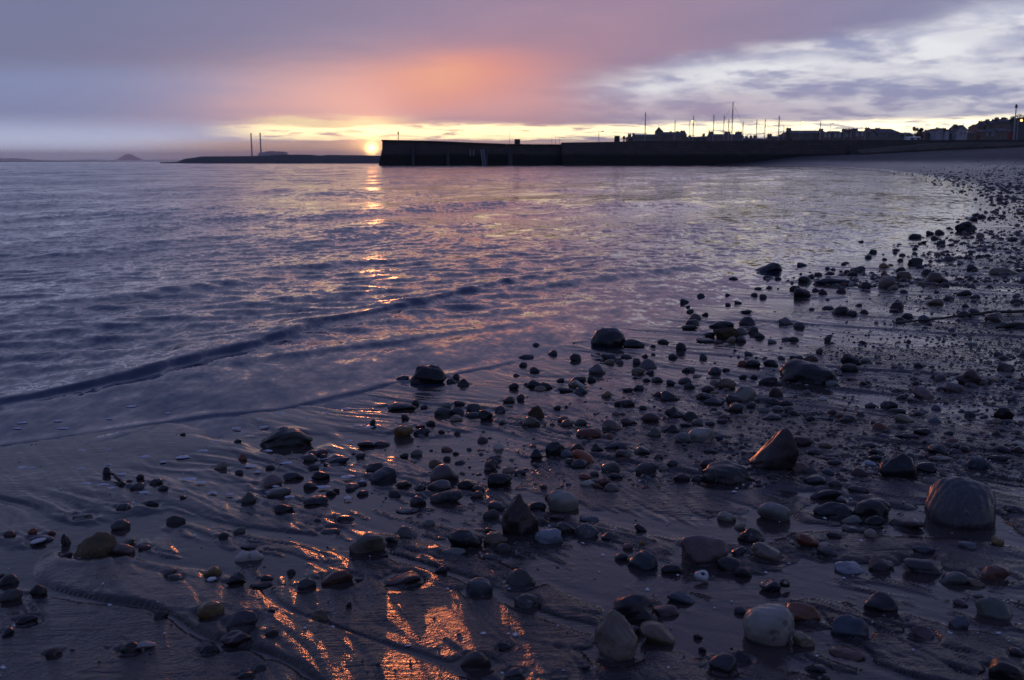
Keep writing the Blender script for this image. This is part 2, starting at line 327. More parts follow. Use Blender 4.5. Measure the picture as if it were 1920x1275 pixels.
# ------------------------------------------------------------------ stones: read from the photograph (x, foot row, width, height, colour, form)
STONES = """
1797 987 127 99 s h;1439 1205 96 79 c h;1155 1234 85 78 t y;1448 881 93 70 p w;1320 1054 91 63 q e;1187 1165 82 59 k a
976 1000 71 66 p y;1515 717 111 42 k b;1362 906 92 45 v e;180 1041 79 47 m h;538 835 100 34 v w;1888 1275 68 50 k e
1684 895 69 48 k b;1233 1206 68 46 o e;1862 1154 68 46 n e;1056 957 59 51 c h;689 1033 71 42 t b;1450 973 64 45 n e
891 1249 61 47 p l;1632 967 70 40 k e;872 1024 65 42 k e;1140 651 66 41 k h;1594 1191 67 40 b e;802 720 68 39 k m
1730 1072 73 34 d e;1504 1163 67 37 x a;1202 1065 63 38 b a;1651 1143 62 37 k e;899 1112 53 42 b e;973 1097 63 34 g l
833 900 55 38 q e;1560 964 74 28 k y;632 1093 61 33 r e;1436 1047 59 33 t e;454 1176 59 32 d l;1409 1013 51 37 k e
1356 1259 53 35 d e;838 941 65 28 k e;1588 1230 67 26 r a;1367 1068 47 37 d e;719 902 50 33 b e;1029 1015 53 31 i e
508 912 45 36 q e;396 1159 50 32 o e;443 1209 56 28 p a;1099 1004 49 32 s e;1866 1084 50 31 r e;755 1093 70 22 p w
1594 1071 59 26 i a;1397 749 41 37 c h;986 1135 46 32 d e;1816 718 45 31 p a;1787 1091 53 26 n e;1549 933 59 23 k l
1507 1208 43 31 z a;1183 1190 35 38 d e;1315 826 51 26 c e;1276 1128 53 25 b e;937 910 47 28 k e;1727 1194 50 26 p a
1701 987 64 20 p f;1568 533 84 15 b b;929 1019 47 26 o a;1431 510 71 17 k w;1144 883 35 34 n e;1040 851 37 32 k a
764 1004 38 31 g e;1249 1151 49 24 p e;1361 633 49 24 m a;1653 1067 51 23 p e;1834 880 37 31 b b;21 1126 44 26 d l
1515 1024 45 25 r e;1390 1238 35 32 k e;756 817 38 29 o e;1059 997 38 29 k e;1212 887 42 26 d l;1106 818 53 20 r e
1444 1106 40 26 b a;1095 864 45 23 x e;231 1038 43 24 p e;1798 1173 37 26 b a;593 945 48 20 k a;1907 1227 28 34 d e
823 915 45 21 g e;1730 743 39 24 q e;1732 1040 46 20 b l;1663 539 34 27 t a;444 1096 38 24 k y;244 1221 38 24 k l
1595 684 38 24 k e;1389 1147 26 35 d e;1147 804 38 23 q e;524 929 45 19 g e;996 799 37 23 t e;1393 1078 35 24 k e
574 1102 39 21 d l;1736 883 39 21 k e;1758 849 39 21 k e;1187 651 43 19 k e;399 1076 34 24 o e;1120 699 34 24 g e
1255 752 34 24 k e;753 768 54 15 k f;1278 902 31 26 d e;1811 434 38 21 k a;1639 984 36 22 k e;851 1040 46 17 n f
1259 1071 41 19 k f;16 1094 37 21 k f;1504 836 37 21 p e;1219 791 35 22 p e;1612 894 32 24 p e;1528 907 42 18 d e
920 969 34 22 d l;1592 697 34 22 d e;1500 881 31 24 x e;50 1166 41 18 k l;226 990 35 21 d e;1362 974 35 21 c e
1882 514 52 14 t f;1474 608 30 24 g e;1882 783 34 21 k y;1749 529 34 21 t a;1005 780 31 23 m a;945 1032 32 22 d e
1218 1162 32 22 p e;1401 608 32 22 d e;1550 1041 37 19 d e;1363 727 35 20 m e;1263 783 35 20 k y;1910 848 25 28 p e
301 1156 29 24 k l;599 1159 33 21 m a;393 1222 38 18 k f;965 1265 38 18 d f;1215 688 34 20 g e;1609 923 40 17 d e
1529 1255 40 17 k f;329 978 37 18 k l;601 897 35 19 k e;533 960 35 19 k e;1733 815 39 17 d e;78 1013 41 16 b e
466 944 31 21 g y;72 1115 31 21 k y;784 945 31 21 d a;1886 696 31 21 p e;1864 602 34 19 p a;1386 1038 29 22 d e
1352 612 49 13 k f;1600 995 42 15 d e;1695 522 30 21 t e;550 897 39 16 k f;1171 762 39 16 k e;1083 721 34 18 k e
1086 876 34 18 d e;931 953 34 18 d e;833 776 38 16 d l;1376 756 32 19 p e;1204 852 30 20 d e;1024 730 26 23 k e
911 786 26 23 k a;702 881 33 18 k e;874 914 33 18 k f;1147 918 27 22 t e;1455 742 27 22 p a;764 959 45 13 d e
1597 978 39 15 n e;889 769 29 20 d e;1788 732 34 17 q f;1279 830 32 18 g y;292 907 25 23 d l;894 932 25 23 p e
1380 772 26 22 g h;582 863 28 20 g e;1177 796 28 20 p e;1411 687 28 20 k e;1445 686 28 20 k e;100 1228 31 18 k l
1009 954 31 18 k f;1829 1094 37 15 o f;1632 1009 25 22 t h;490 1098 42 13 k f;1082 727 34 16 c a;1504 556 32 17 k b
1003 727 30 18 k e;1293 787 30 18 k e;1327 878 30 18 p e;1338 758 38 14 d e;1151 840 38 14 d l;1449 900 24 22 p e
1303 599 24 22 g e;1695 788 35 15 z l;636 867 40 13 k l;1227 817 26 20 n a;1440 718 34 15 k f;1746 908 34 15 t e
646 974 39 13 k f;1871 862 39 13 k l;1167 859 28 18 d e;921 879 26 19 p y;1105 974 38 13 b e;1321 749 35 14 k f
1764 862 44 11 g f;1089 796 24 20 n e;1667 763 32 15 k e;1575 588 30 16 k e;1518 890 28 17 d l;1814 1026 34 14 i f
755 715 25 19 d e;1165 1047 26 18 d e;1455 758 31 15 k f;1904 961 31 15 k f;1133 909 23 20 r a;1870 1021 23 20 o a
687 836 35 13 k f;1446 786 35 13 d e;584 914 30 15 d e;1258 810 32 14 k w;946 1215 28 16 k a;938 771 23 19 k e
12 1190 29 15 k l;758 912 29 15 d e;1005 860 24 18 k y;791 814 33 13 k l;510 1193 25 17 k f;1139 1009 25 17 b e
468 1026 35 12 k e;602 853 30 14 p e;1140 674 30 14 b e;1048 1275 35 12 k e;1716 496 28 15 d a;620 997 38 11 d f
1388 988 22 19 z e;459 1268 32 13 k l;921 1044 32 13 d e;1521 780 32 13 p f;788 919 23 18 d e;1232 716 23 18 k e
1436 753 37 11 d f;1529 852 31 13 d e;1393 684 20 20 r e;1566 914 28 14 d l;1801 1132 28 14 p e;1755 571 28 14 t e
1340 699 26 15 k e;1284 719 26 15 d e;1083 845 26 15 k e;1643 849 30 13 d e;1682 579 26 15 k a;1120 846 24 16 k a
1201 993 24 16 k a;1808 593 24 16 k e;319 1078 25 15 p e;858 776 25 15 k a;1702 859 25 15 d e;1682 772 34 11 d f
238 1018 31 12 k e;1043 972 31 12 p f;1063 796 23 16 t e;1070 869 23 16 k e;1610 509 23 16 d e;257 916 28 13 d f
329 1087 28 13 d e;1197 700 26 14 t a;1063 855 26 14 b e;918 997 28 13 k f;1014 978 19 19 g e;1547 1272 19 19 d a
735 1015 24 15 k e;1089 738 24 15 b a;1327 734 24 15 p e;954 754 24 15 p e;1055 788 20 18 t e;1358 787 24 15 p e
1841 718 21 17 t e;1308 799 22 16 g a;1521 676 27 13 r f;487 1254 25 14 k e;869 724 23 15 k a;781 851 23 15 n e
1549 1027 31 11 t e;231 954 26 13 d e;3 1078 13 26 k e;1298 609 26 13 k e;1388 625 26 13 g e;413 876 24 14 t f
855 788 24 14 t e;1412 623 24 14 d a;1596 591 21 16 d e;1079 676 22 15 k a;1307 898 22 15 d e;1324 640 41 8 k f
447 996 25 13 n e;1492 676 25 13 k a;124 1018 18 18 k y;896 920 23 14 p e;1508 528 23 14 k e;1244 879 20 16 c e
18 1006 21 15 p e;1553 891 21 15 b l;1828 588 21 15 d e;827 1070 24 13 k f;1734 601 24 13 b e;805 983 22 14 g e
1156 897 28 11 k f;1564 873 28 11 d f;1628 836 28 11 d e;1563 1009 28 11 k f;1808 553 28 11 k a;156 969 38 8 n f
1658 502 19 16 o e;837 762 20 15 n e;717 833 30 10 d l;1277 656 20 15 k y;1259 723 20 15 k e;1549 840 27 11 t f
1389 640 21 14 d e;1013 733 24 12 t a;1292 618 32 9 k f;200 890 14 20 k y;889 779 28 10 d e;1003 698 20 14 k e
1137 745 20 14 t e;934 840 20 14 c a;1563 776 20 14 p e;1261 875 23 12 d e;1177 1026 21 13 q e;1809 845 21 13 k e
1706 822 34 8 k f;1061 735 30 9 k f;1030 932 18 15 r e;1907 614 30 9 k l;1232 745 19 14 p e;501 1084 24 11 k f
1293 729 22 12 d e;975 887 24 11 d a;306 920 20 13 d e;847 720 20 13 k e;621 926 20 13 k f;1900 753 20 13 d a
1194 681 16 16 d a;1235 861 18 14 p e;1622 540 21 12 k a;1762 439 18 14 k e;1642 859 25 10 k e;1371 640 19 13 t e
1332 848 27 9 d f;1791 849 22 11 d e;1824 507 22 11 k e;285 946 24 10 k l;271 1026 24 10 p f;987 672 30 8 d f
1319 671 15 16 d a;963 730 20 12 k a;976 750 16 15 d a;807 797 18 13 k e;1262 671 18 13 d e;1487 777 21 11 k e
1632 871 21 11 i e;1792 838 21 11 d e;1738 514 21 11 k a;680 926 23 10 k f;1143 681 19 12 t e;1351 823 19 12 b e
1425 632 19 12 d e;914 881 15 15 p e;455 861 16 14 r a;1573 780 17 13 t e;1198 733 20 11 k a;1481 772 20 11 d a
1632 762 22 10 d e;1498 614 22 10 d f;1331 630 22 10 k e;62 999 18 12 r e;1110 716 18 12 k a;1309 1194 18 12 k a
1878 807 27 8 d f;1716 447 24 9 k f;419 1007 21 10 k f;126 1041 21 10 k f;1819 777 21 10 d f;1701 595 21 10 k a
1036 665 19 11 d e;1166 842 19 11 k a;1578 939 19 11 d e;1688 509 19 11 k e;448 887 16 13 k e;1213 715 16 13 k e
1314 557 16 13 k e;1907 567 26 8 k f;862 760 23 9 k f;587 878 23 9 k f;1764 458 17 12 d e;676 857 20 10 d l
1432 772 20 10 g f;1459 770 20 10 g e;758 856 18 11 k e;1244 643 22 9 d f;1354 794 22 9 d e;1408 763 18 11 d e
1519 788 18 11 k e;1779 488 22 9 d e;630 919 14 14 k e;1487 544 14 14 k a;1286 695 16 12 k e;1393 708 16 12 k e
1560 863 24 8 d f;1598 517 21 9 k e;1585 788 17 11 d e;1543 552 17 11 k a;1177 735 23 8 k f;1162 681 15 12 d e
1317 1218 15 12 k a;1869 791 18 10 t e;1688 804 18 10 k a;1779 815 18 10 k a;1284 568 18 10 k e;1174 670 22 8 d e
1219 700 16 11 d e;1051 717 16 11 k e;1326 832 16 11 t e;1331 798 19 9 d e;1098 1254 19 9 k f;1835 1115 19 9 n e
1674 542 19 9 t e;1489 638 19 9 k e;546 1072 17 10 k f;1404 666 17 10 d e;1722 691 17 10 k a;1688 602 17 10 k e
1286 802 24 7 k f;1536 662 14 12 d y;1215 524 24 7 k f;1441 523 21 8 k e;263 899 15 11 k a;446 831 15 11 k e
760 787 15 11 k a;699 798 11 15 k y;1359 833 15 11 t e;397 1087 18 9 w e;611 707 18 9 g e;507 877 18 9 k e
678 907 20 8 k f;1399 588 22 7 k e;1476 637 22 7 d f;1552 638 14 11 d y;1552 579 22 7 k f;657 917 19 8 k f
1376 526 19 8 k e;1504 499 19 8 d e;1577 548 19 8 k f;1828 558 19 8 d e;1779 561 19 8 d f;1898 451 19 8 d e
1888 613 19 8 k e;779 757 15 10 k a;606 861 15 10 k e;1588 513 15 10 k e;718 1040 21 7 k f;981 687 16 9 k e
1359 733 18 8 d e;1204 1019 12 12 o a;855 712 14 10 k y;828 812 14 10 k e;969 706 14 10 k e;1338 772 14 10 k e
674 1090 17 8 k e;1684 819 17 8 k e;1448 641 17 8 n e;1718 610 17 8 t e;97 999 15 9 r e;564 708 15 9 k e
795 764 15 9 d e;1045 767 15 9 k e;1206 769 15 9 k e;1340 737 19 7 t e;230 910 13 10 k e;1322 592 13 10 k e
942 794 14 9 k f;1414 708 14 9 k e;1431 557 14 9 d e;788 801 20 6 k f;838 860 15 8 k f;1744 440 15 8 k e
1637 474 15 8 k e;1530 546 15 8 k e;1294 586 15 8 d e;1620 588 15 8 k e;510 1151 17 7 k f;857 813 13 9 k e
1676 583 19 6 p e;1271 727 14 8 c e;1466 672 14 8 d e;1532 783 14 8 c e;654 1134 11 10 k y;1362 696 15 7 k f
1753 449 15 7 k e;1346 642 15 7 p e;1838 443 15 7 t e;1695 548 15 7 d e;1005 650 14 7 k e;1209 669 12 8 k e
1190 710 12 8 k e;344 935 13 7 k e;1628 484 13 7 k e;1414 554 13 7 d e;591 710 18 5 k f;1384 568 15 6 d e
1618 642 15 6 k f;1732 456 11 8 k e;1614 456 11 8 k e;1688 489 11 8 k e;595 976 14 6 k f;611 873 10 8 k e
1659 487 10 8 k e;855 849 13 6 k e;1459 524 13 6 k f;1365 572 11 7 k e;1552 504 10 7 k e;242 904 11 6 k e
1224 651 11 6 k e;986 722 9 7 k e;1365 554 10 6 k e;343 817 11 5 k f;1522 580 11 5 d e;1611 572 11 5 d e
577 757 9 6 k e;1704 640 9 6 k e;414 752 10 5 k f;1225 666 9 5 k e;1290 576 9 5 k e;1522 517 9 5 k e
1062 764 8 5 k e;1789 627 9 4 k e;1076 646 7 5 k e
"""
def parse():
    out = []
    for q in STONES.replace('\n', ';').split(';'):
        p = q.split()
        if len(p) == 6: out.append(tuple(map(int, p[:4])) + (p[4], p[5]))
    return out
def place(px, py, w, h, form):
    """World position and half sizes of a stone from its outline and the sand it lies on."""
    x, y, z = hit_ground(px, min(py, 1290)); dist = math.sqrt(x * x + y * y + (CAM_H - z) ** 2)
    sn = (CAM_H - z) / dist; cs = math.sqrt(1 - sn * sn); zc = y * math.cos(PITCH) + (CAM_H - z) * math.sin(PITCH)
    m = zc / FPX; a = w * m / 2; H = h * m
    k = {'f': 0.62, 'b': 0.62, 'w': 0.6, 'l': 0.55, 'h': 0.95, 'm': 0.8}.get(form, 0.78); b = a * k
    f = lambda b, c: 0.3 * c * cs + math.sqrt((c * cs) ** 2 + (b * sn) ** 2) + 0.95 * b * sn
    while f(b, 0.16 * a) > H and b > 0.25 * a: b *= 0.93
    lo, hi = 0.14 * a, a * {'y': 1.5, 'a': 1.05, 'h': 0.95, 'm': 1.2, 'w': 1.2, 'b': 1.0}.get(form, 0.74)
    for _ in range(30):
        c = (lo + hi) / 2
        if f(b, c) < H: lo = c
        else: hi = c
    ux, uy = x / math.hypot(x, y), y / math.hypot(x, y); d = 0.95 * b
    x, y = x + ux * d, y + uy * d
    return x, y, ground(x, y), a, b, c
stones = [s + place(*s[:4], s[5]) for s in parse()]

# ------------------------------------------------------------------ beach and sea
def fan(d_rows, t_cols):
    D, T = np.meshgrid(d_rows, t_cols, indexing='ij'); x = (D * T).ravel(); y = D.ravel(); n, m = D.shape
    i = np.arange(n * m).reshape(n, m)
    f = np.stack([i[:-1, :-1], i[:-1, 1:], i[1:, 1:], i[1:, :-1]], -1).reshape(-1, 4)
    return x, y, f
def cols(dense, n): 
    side = np.concatenate([np.linspace(dense, 1.3, 30)[1:], np.linspace(1.3, 5, 9)[1:]])
    return np.concatenate([-side[::-1], np.linspace(-dense, dense, n), side])
def back_grid(x0, x1, y0, y1, step=1.0):
    xs = np.arange(x0, x1 + .01, step); ys = np.arange(y0, y1 + .001, step); ys[-1] = y1
    Y, Xg = np.meshgrid(ys, xs, indexing='ij'); n, m = Y.shape; i = np.arange(n * m).reshape(n, m)
    return Xg.ravel(), Y.ravel(), np.stack([i[:-1, :-1], i[:-1, 1:], i[1:, 1:], i[1:, :-1]], -1).reshape(-1, 4)

def sand_relief(x, y, s):
    e1, e2 = (-0.80, 0.60), (0.60, 0.80)
    p = x * e1[0] + y * e1[1]; q = x * e2[0] + y * e2[1]
    w = (fbm(p / 0.55 + 3, q / 0.4, 3) - 0.5)
    q1 = q + 0.16 * w; 
    ca, sa = math.cos(R(24)), math.sin(R(24)); p2 = p * ca + q1 * sa; q2 = -p * sa + q1 * ca
    rg = lambda n: 1 - np.abs(2 * n - 1)
    r1 = rg(vnoise(p / 0.50 + 5, q1 / 0.040)); r2 = rg(vnoise(p2 / 0.38 + 40, q2 / 0.030 + 7)); r3 = rg(vnoise(p / 0.22 + 80, q1 / 0.017 + 3))
    m1 = smooth(vnoise(p / 0.8 + 11, q / 0.35 + 2), 0.30, 0.62); m2 = smooth(vnoise(p / 0.7 + 31, q / 0.4 + 9), 0.40, 0.70)
    r4 = rg(vnoise(p2 / 0.20 + 8, q2 / 0.013 + 30))
    h = -0.0040 * m1 * r1 ** 2 - 0.0032 * m2 * r2 ** 2 - 0.0036 * m1 * r3 - 0.0030 * (1 - .7 * m2) * r4
    n = vnoise(p / 1.1 + 60, (q + 0.2 * w) / 0.17 + 4); h += -0.0070 * np.exp(-((n - 0.5) / 0.045) ** 2) + 0.004 * smooth(n, 0.5, 0.56)
    und = (fbm(x / 0.45, y / 0.45 + 8, 3) - 0.5); h += 0.009 * und
    h += 0.0022 * (fbm(x / 0.05, y / 0.05, 2) - 0.5) * smooth(s, 0.5, 2.0)
    return h

def relief_at(x, y):
    """Height of the modelled ripples above the smooth beach."""
    rows, T, g = REL_GRID; i = np.clip(np.searchsorted(rows, y) - 1, 0, len(rows) - 2); j = np.clip(np.searchsorted(T, x / np.maximum(y, .01)) - 1, 0, len(T) - 2)
    return np.minimum(np.minimum(g[i, j], g[i + 1, j]), np.minimum(g[i, j + 1], g[i + 1, j + 1]))
def build_beach():
    rows = np.concatenate([np.geomspace(0.85, 11.0, 760), np.geomspace(11.0, 190.0, 150)[1:]])
    x, y, f = fan(rows, cols(0.60, 520)); s = shore(x, y); z = beach_z(s)
    near = 1 - smooth(y, 7.0, 12.0); calm = 0.45 + 0.55 * smooth(s, 0.05, 0.9)
    rel = sand_relief(x, y, s) * near * calm
    nr, nc = len(rows), len(cols(0.60, 520)); T = cols(0.60, 520); rel = rel.reshape(nr, nc)
    Xg, Yg = x.reshape(nr, nc), y.reshape(nr, nc)
    for st in stones:                                                # the backwash scours round each stone and trails off seaward
        sx, sy, _, a, b, c = st[6:]
        if sy > 8 or a < 0.006: continue
        r = max(a, b); i0, i1 = np.searchsorted(rows, [sy - 5 * r, sy + 5 * r]); j0, j1 = np.searchsorted(T, [(sx - 6 * r) / sy, (sx + 6 * r) / sy])
        dx, dy = (Xg[i0:i1, j0:j1] - sx) / r, (Yg[i0:i1, j0:j1] - sy) / r
        d = np.hypot(dx, dy); u = dx * -0.8 + dy * 0.6; v = dx * 0.6 + dy * 0.8
        k = min(r, 0.05)
        rel[i0:i1, j0:j1] += k * (-0.16 * np.exp(-((d - 1.05) / 0.35) ** 2) + 0.05 * np.exp(-((d - 1.9) / 0.4) ** 2)
                                  - 0.10 * np.exp(-((np.abs(v) - 0.35 - 0.25 * np.maximum(u, 0)) / 0.22) ** 2) * smooth(u, 0.3, 1.2) * (1 - smooth(u, 2.0, 4.6)))
    global REL_GRID
    rel = rel.ravel()
    lvl = -0.0045
    pool = smooth(-rel, -lvl - 0.0015, -lvl + 0.001) * near
    rel = np.maximum(rel, lvl + 0.06 * (rel - lvl))
    film = 0.35 * smooth(vnoise(x / 0.5 + 3, y / 0.3 + 70), 0.35, 0.7)
    wet = np.clip(pool + film + (1 - smooth(s, 0.3, 1.5)), 0, 1)
    wet = np.where(y > 8, wet * (1 - .8 * smooth(y, 8, 14) * smooth(s, .9, 2.2)), wet)
    REL_GRID = (rows, T, rel.reshape(nr, nc)); z = z + rel
    keep = (s[f] > -8).any(1); f = f[keep]
    bx, by, bf = back_grid(-40, 60, -30, 0.85); bs = shore(bx, by); bf = bf[(bs[bf] > -8).any(1)] + len(x)
    v = np.stack([np.concatenate([x, bx]), np.concatenate([y, by]), np.concatenate([z, beach_z(bs) - 0.004])], -1)
    f = np.concatenate([f, bf])
    used = np.unique(f); mp = np.zeros(len(v), np.int64); mp[used] = np.arange(len(used))
    wetv = np.concatenate([wet, np.full(len(bx), 0.5)])[used]
    me = mesh_np('beach', v[used], mp[f])
    gx, gy = v[used][:, 0], v[used][:, 1]; gs = shore(gx, gy)
    gv = smooth(gs, .3, 1.8) * smooth(gx / np.maximum(gy, .3), -.15, .35) * smooth(fbm(gx / .5 + 5, gy / .35 + 3, 3), .36, .56) * smooth(gy, 1.9, 2.8)
    gv = np.maximum(gv, smooth(gs, .7, 1.8) * smooth(gy, 8, 13) * (.5 + .5 * smooth(fbm(gx / 1.5, gy / 1.5, 3), .35, .6)))
    me.attributes.new('grit', 'FLOAT', 'POINT').data.foreach_set('value', gv.astype(np.float32))
    me.attributes.new('wet', 'FLOAT', 'POINT').data.foreach_set('value', wetv.astype(np.float32))
    tag(link('beach', me, sand_material()), 'dark wet sand beach curving round the bay', kind='structure')

CREST = [([(-150, 790), (0, 752), (150, 724), (250, 702), (380, 668), (480, 645), (600, 607), (700, 588), (800, 565), (900, 541), (1000, 518), (1100, 500), (1250, 482), (1400, 462)],
          [.010, .012, .017, .020, .019, .017, .014, .016, .016, .014, .011, .008, .005, 0], 0.028, 0.16),
         ([(-150, 625), (0, 592), (200, 566), (430, 527), (560, 500), (700, 488), (900, 470)], [.016, .022, .020, .016, .016, .012, 0], 0.12, 0.4),
         ([(420, 690), (520, 668), (620, 655), (740, 640), (860, 622), (1000, 600)], [0, .006, .009, .008, .006, 0], 0.04, 0.15),
         ([(850, 560), (1000, 540), (1150, 520), (1300, 498), (1400, 482)], [0, .010, .013, .010, 0], 0.08, 0.25),
         ([(-100, 480), (100, 470), (300, 452), (520, 430)], [.02, .022, .018, 0], 0.25, 0.7),
         ([(500, 410), (700, 400), (850, 385), (1000, 380)], [0, .03, .035, 0], 0.3, 0.8),
         ([(-100, 860), (0, 838), (150, 816), (330, 790), (400, 779), (520, 768), (640, 741), (720, 724), (860, 702), (960, 680)], [.002, .0025, .002, .004, .004, .003, .004, .005, .004, .003], 0.014, 0.05),
         ([(-100, 905), (0, 880), (120, 850), (250, 815), (330, 800)], [.003, .004, .003, .004, 0], 0.02, 0.06)]
def build_sea():
    rows = np.concatenate([np.geomspace(0.85, 15.0, 640), np.geomspace(15.0, 60.0, 120)[1:], np.geomspace(60.0, 380.0, 150)[1:], np.geomspace(380.0, 27000.0, 40)[1:]])
    x, y, f = fan(rows, cols(0.60, 420)); s = shore(x, y); keep = (s[f] < 0.35).any(1); f = f[keep]
    z = np.zeros_like(x); near = 1 - smooth(y, 240.0, 370.0); r = np.random.default_rng(3)
    depth = smooth(-s, 0.04, 1.2)
    for i in range(46):
        lam = 0.09 * (14.0 ** r.random()); k = 2 * math.pi / lam; th = R(-27) + r.normal() * 0.55
        ph = r.random() * 6.28; amp = (0.032 if lam < 0.3 else 0.010) / k
        fade = 1 - smooth(y, lam * 22, lam * 45)
        z += amp * fade * np.sin(k * (x * math.cos(th) + y * math.sin(th)) + ph + 1.2 * vnoise(x / (3 * lam) + i, y / (3 * lam)))
    sw = (vnoise(x / 5.0 + 3, y / 5.0) * 0.7 + 0.3)
    for lam, amp, th in ((1.9, 0.004, -24), (3.1, 0.007, -30), (4.7, 0.009, -34)):
        k = 2 * math.pi / lam; th = R(th); q = k * (x * math.cos(th) + y * math.sin(th)) + 2.5 * vnoise(x / 6 + lam, y / 6)
        z += amp * sw * (np.sin(q) + 0.25 * np.sin(2 * q + 0.6)) * (1 - smooth(y, 18 * lam, 30 * lam)) * smooth(-s, 0.5, 4.0)
    for i in range(16):                                               # choppy wind waves across the bay
        lam = 1.3 * 6.5 ** r.random(); k = 2 * math.pi / lam; th = R(-40) + r.normal() * 0.6
        z += 0.010 / k * np.sin(k * (x * math.cos(th) + y * math.sin(th)) + 6.28 * r.random() + 2.0 * vnoise(x / (2.5 * lam) + i, y / (2.5 * lam))) * (1 - smooth(y, 32 * lam, 75 * lam)) * smooth(-s, 0.6, 6.0)
    z *= depth * near
    for pts, am, wf, wb in CREST:
        d, a = polydist(x, y, [plane_hit(*p) for p in pts], am)
        a = a * (0.8 + 0.4 * vnoise(x / 0.3 + 9, y / 0.3)); wob = 0.02 * (vnoise(x / 0.15, y / 0.15 + 5) - 0.5); d = d + wob
        z += a * np.exp(-(d / np.where(d > 0, wf, wb)) ** 2) - 0.25 * a * np.exp(-((d - 2.2 * wf) / (1.6 * wf)) ** 2)
    z = z + 0.0012
    bx, by, bf = back_grid(-60, 5, -30, 0.85); bs = shore(bx, by); bf = bf[(bs[bf] < 0.5).any(1)] + len(x)
    v = np.stack([np.concatenate([x, bx]), np.concatenate([y, by]), np.concatenate([z, 0 * bx])], -1); f = np.concatenate([f, bf])
    used = np.unique(f); mp = np.zeros(len(v), np.int64); mp[used] = np.arange(len(used))
    me = mesh_np('sea', v[used], mp[f])
    ov = np.concatenate([smooth(-s, 1.5, 22.0), 0 * bx])[used]; me.attributes.new('open', 'FLOAT', 'POINT').data.foreach_set('value', ov.astype(np.float32))   # wind-roughened open water
    dv = np.concatenate([depth, 1 + 0 * bx])[used]; me.attributes.new('deep', 'FLOAT', 'POINT').data.foreach_set('value', dv.astype(np.float32))
    tag(link('sea', me, sea_material()), 'rippled grey-blue sea lapping the beach', kind='structure')
build_beach(); build_sea()

# ------------------------------------------------------------------ far land
M = {}
M['rock'] = plain('dark_land', (0.035, 0.033, 0.030), 0.9, (0.055, 0.05, 0.042), 0.15)
M['hill'] = plain('hill_grass', (0.06, 0.065, 0.05), 0.95, (0.09, 0.085, 0.07), 0.002)
M['concrete'] = plain('concrete', (0.30, 0.29, 0.28), 0.85, (0.24, 0.235, 0.23), 0.02)
M['slate'] = plain('slate', (0.055, 0.055, 0.062), 0.75, (0.085, 0.08, 0.08), 0.8)
M['tile'] = plain('clay_tile', (0.14, 0.06, 0.04), 0.8, (0.10, 0.05, 0.035), 0.9)
M['stone'] = plain('sandstone', (0.20, 0.17, 0.14), 0.9, (0.14, 0.12, 0.10), 0.7)
M['harl'] = plain('grey_render', (0.20, 0.19, 0.18), 0.9, (0.16, 0.15, 0.14), 0.4)
M['white'] = plain('white_paint', (0.40, 0.40, 0.41), 0.7, (0.32, 0.32, 0.34), 0.5)
M['glass'] = plain('window_glass', (0.02, 0.022, 0.026), 0.08)
M['metal'] = plain('spar_metal', (0.32, 0.32, 0.33), 0.45)
M['dark'] = plain('dark_paint', (0.025, 0.025, 0.028), 0.5)
M['red'] = plain('red_paint', (0.16, 0.025, 0.022), 0.6)
M['hull_white'] = plain('hull_white', (0.70, 0.70, 0.70), 0.3)
M['hull_blue'] = plain('hull_blue', (0.03, 0.05, 0.14), 0.3)
M['bark'] = plain('bark', (0.05, 0.038, 0.03), 0.9)
M['leaf'] = plain('leaf', (0.035, 0.05, 0.022), 0.7, (0.06, 0.075, 0.03), 3.0)
M['grass'] = plain('bank_grass', (0.05, 0.045, 0.03), 0.9, (0.085, 0.065, 0.042), 0.5)
def lamp_mat():
    m, t, b = mat_new('sodium_lamp'); b.inputs['Emission Color'].default_value = (1.0, 0.55, 0.12, 1); b.inputs['Emission Strength'].default_value = 4.0; return m
M['lamp'] = lamp_mat()

def ridge(name, prof, Y, depth, label, base=-2.0, mat=None):
    """Land whose skyline follows PROF (photo pixels) at distance Y; its flanks fall away before and behind."""
    xs = [p[0] for p in prof]; n = 260; us = np.linspace(xs[0], xs[-1], n); zs = np.interp(us, xs, [p[1] for p in prof])
    v = []
    for u, py in zip(us, zs):
        x, _, z = at_depth(u, py, Y); z += 0.02 * (Y / 300) * (random.random() - 0.5)
        k = x / Y
        for dy, fz in ((-0.16, None), (-0.10, 0.45), (0.0, 1.0), (0.5, 0.95), (1.0, None)):
            yy = Y + dy * depth; v.append((k * yy, yy, base if fz is None else base + (z - base) * fz))
    f = [(i * 5 + j, (i + 1) * 5 + j, (i + 1) * 5 + j + 1, i * 5 + j + 1) for i in range(n - 1) for j in range(4)]
    me = bpy.data.meshes.new(name); me.from_pydata(v, [], f); me.update()
    return tag(link(name, me, mat or M['rock']), label, kind='structure')
random.seed(5)
ridge('headland', [(300, 304.6), (330, 304), (341, 300), (346, 297.6), (364, 295.8), (376, 293.2), (420, 293), (470, 292.6), (505, 291.5), (522, 290), (560, 289.8), (585, 290.2), (600, 291.6), (615, 290.4), (680, 291), (715, 292), (900, 292), (1150, 294)], 270, 220,
      'low dark headland lying behind the pier end')
ridge('sandbar', [(-700, 302.2), (-200, 302.0), (0, 301.7), (150, 302.2), (250, 302.6), (345, 302.6), (420, 302.8)], 620, 120, 'thin dark spit along the horizon')
ridge('hills', [(-900, 298), (-400, 296), (-60, 297), (0, 297), (25, 296.6), (45, 297.6), (62, 299), (95, 300.2), (130, 300.4), (150, 299.2), (178, 298.8), (200, 300), (270, 300), (300, 299), (330, 299.4), (420, 300), (760, 300.2)], 22000, 3000,
      'faint blue hills along the far coast', base=-3.0, mat=M['hill'])
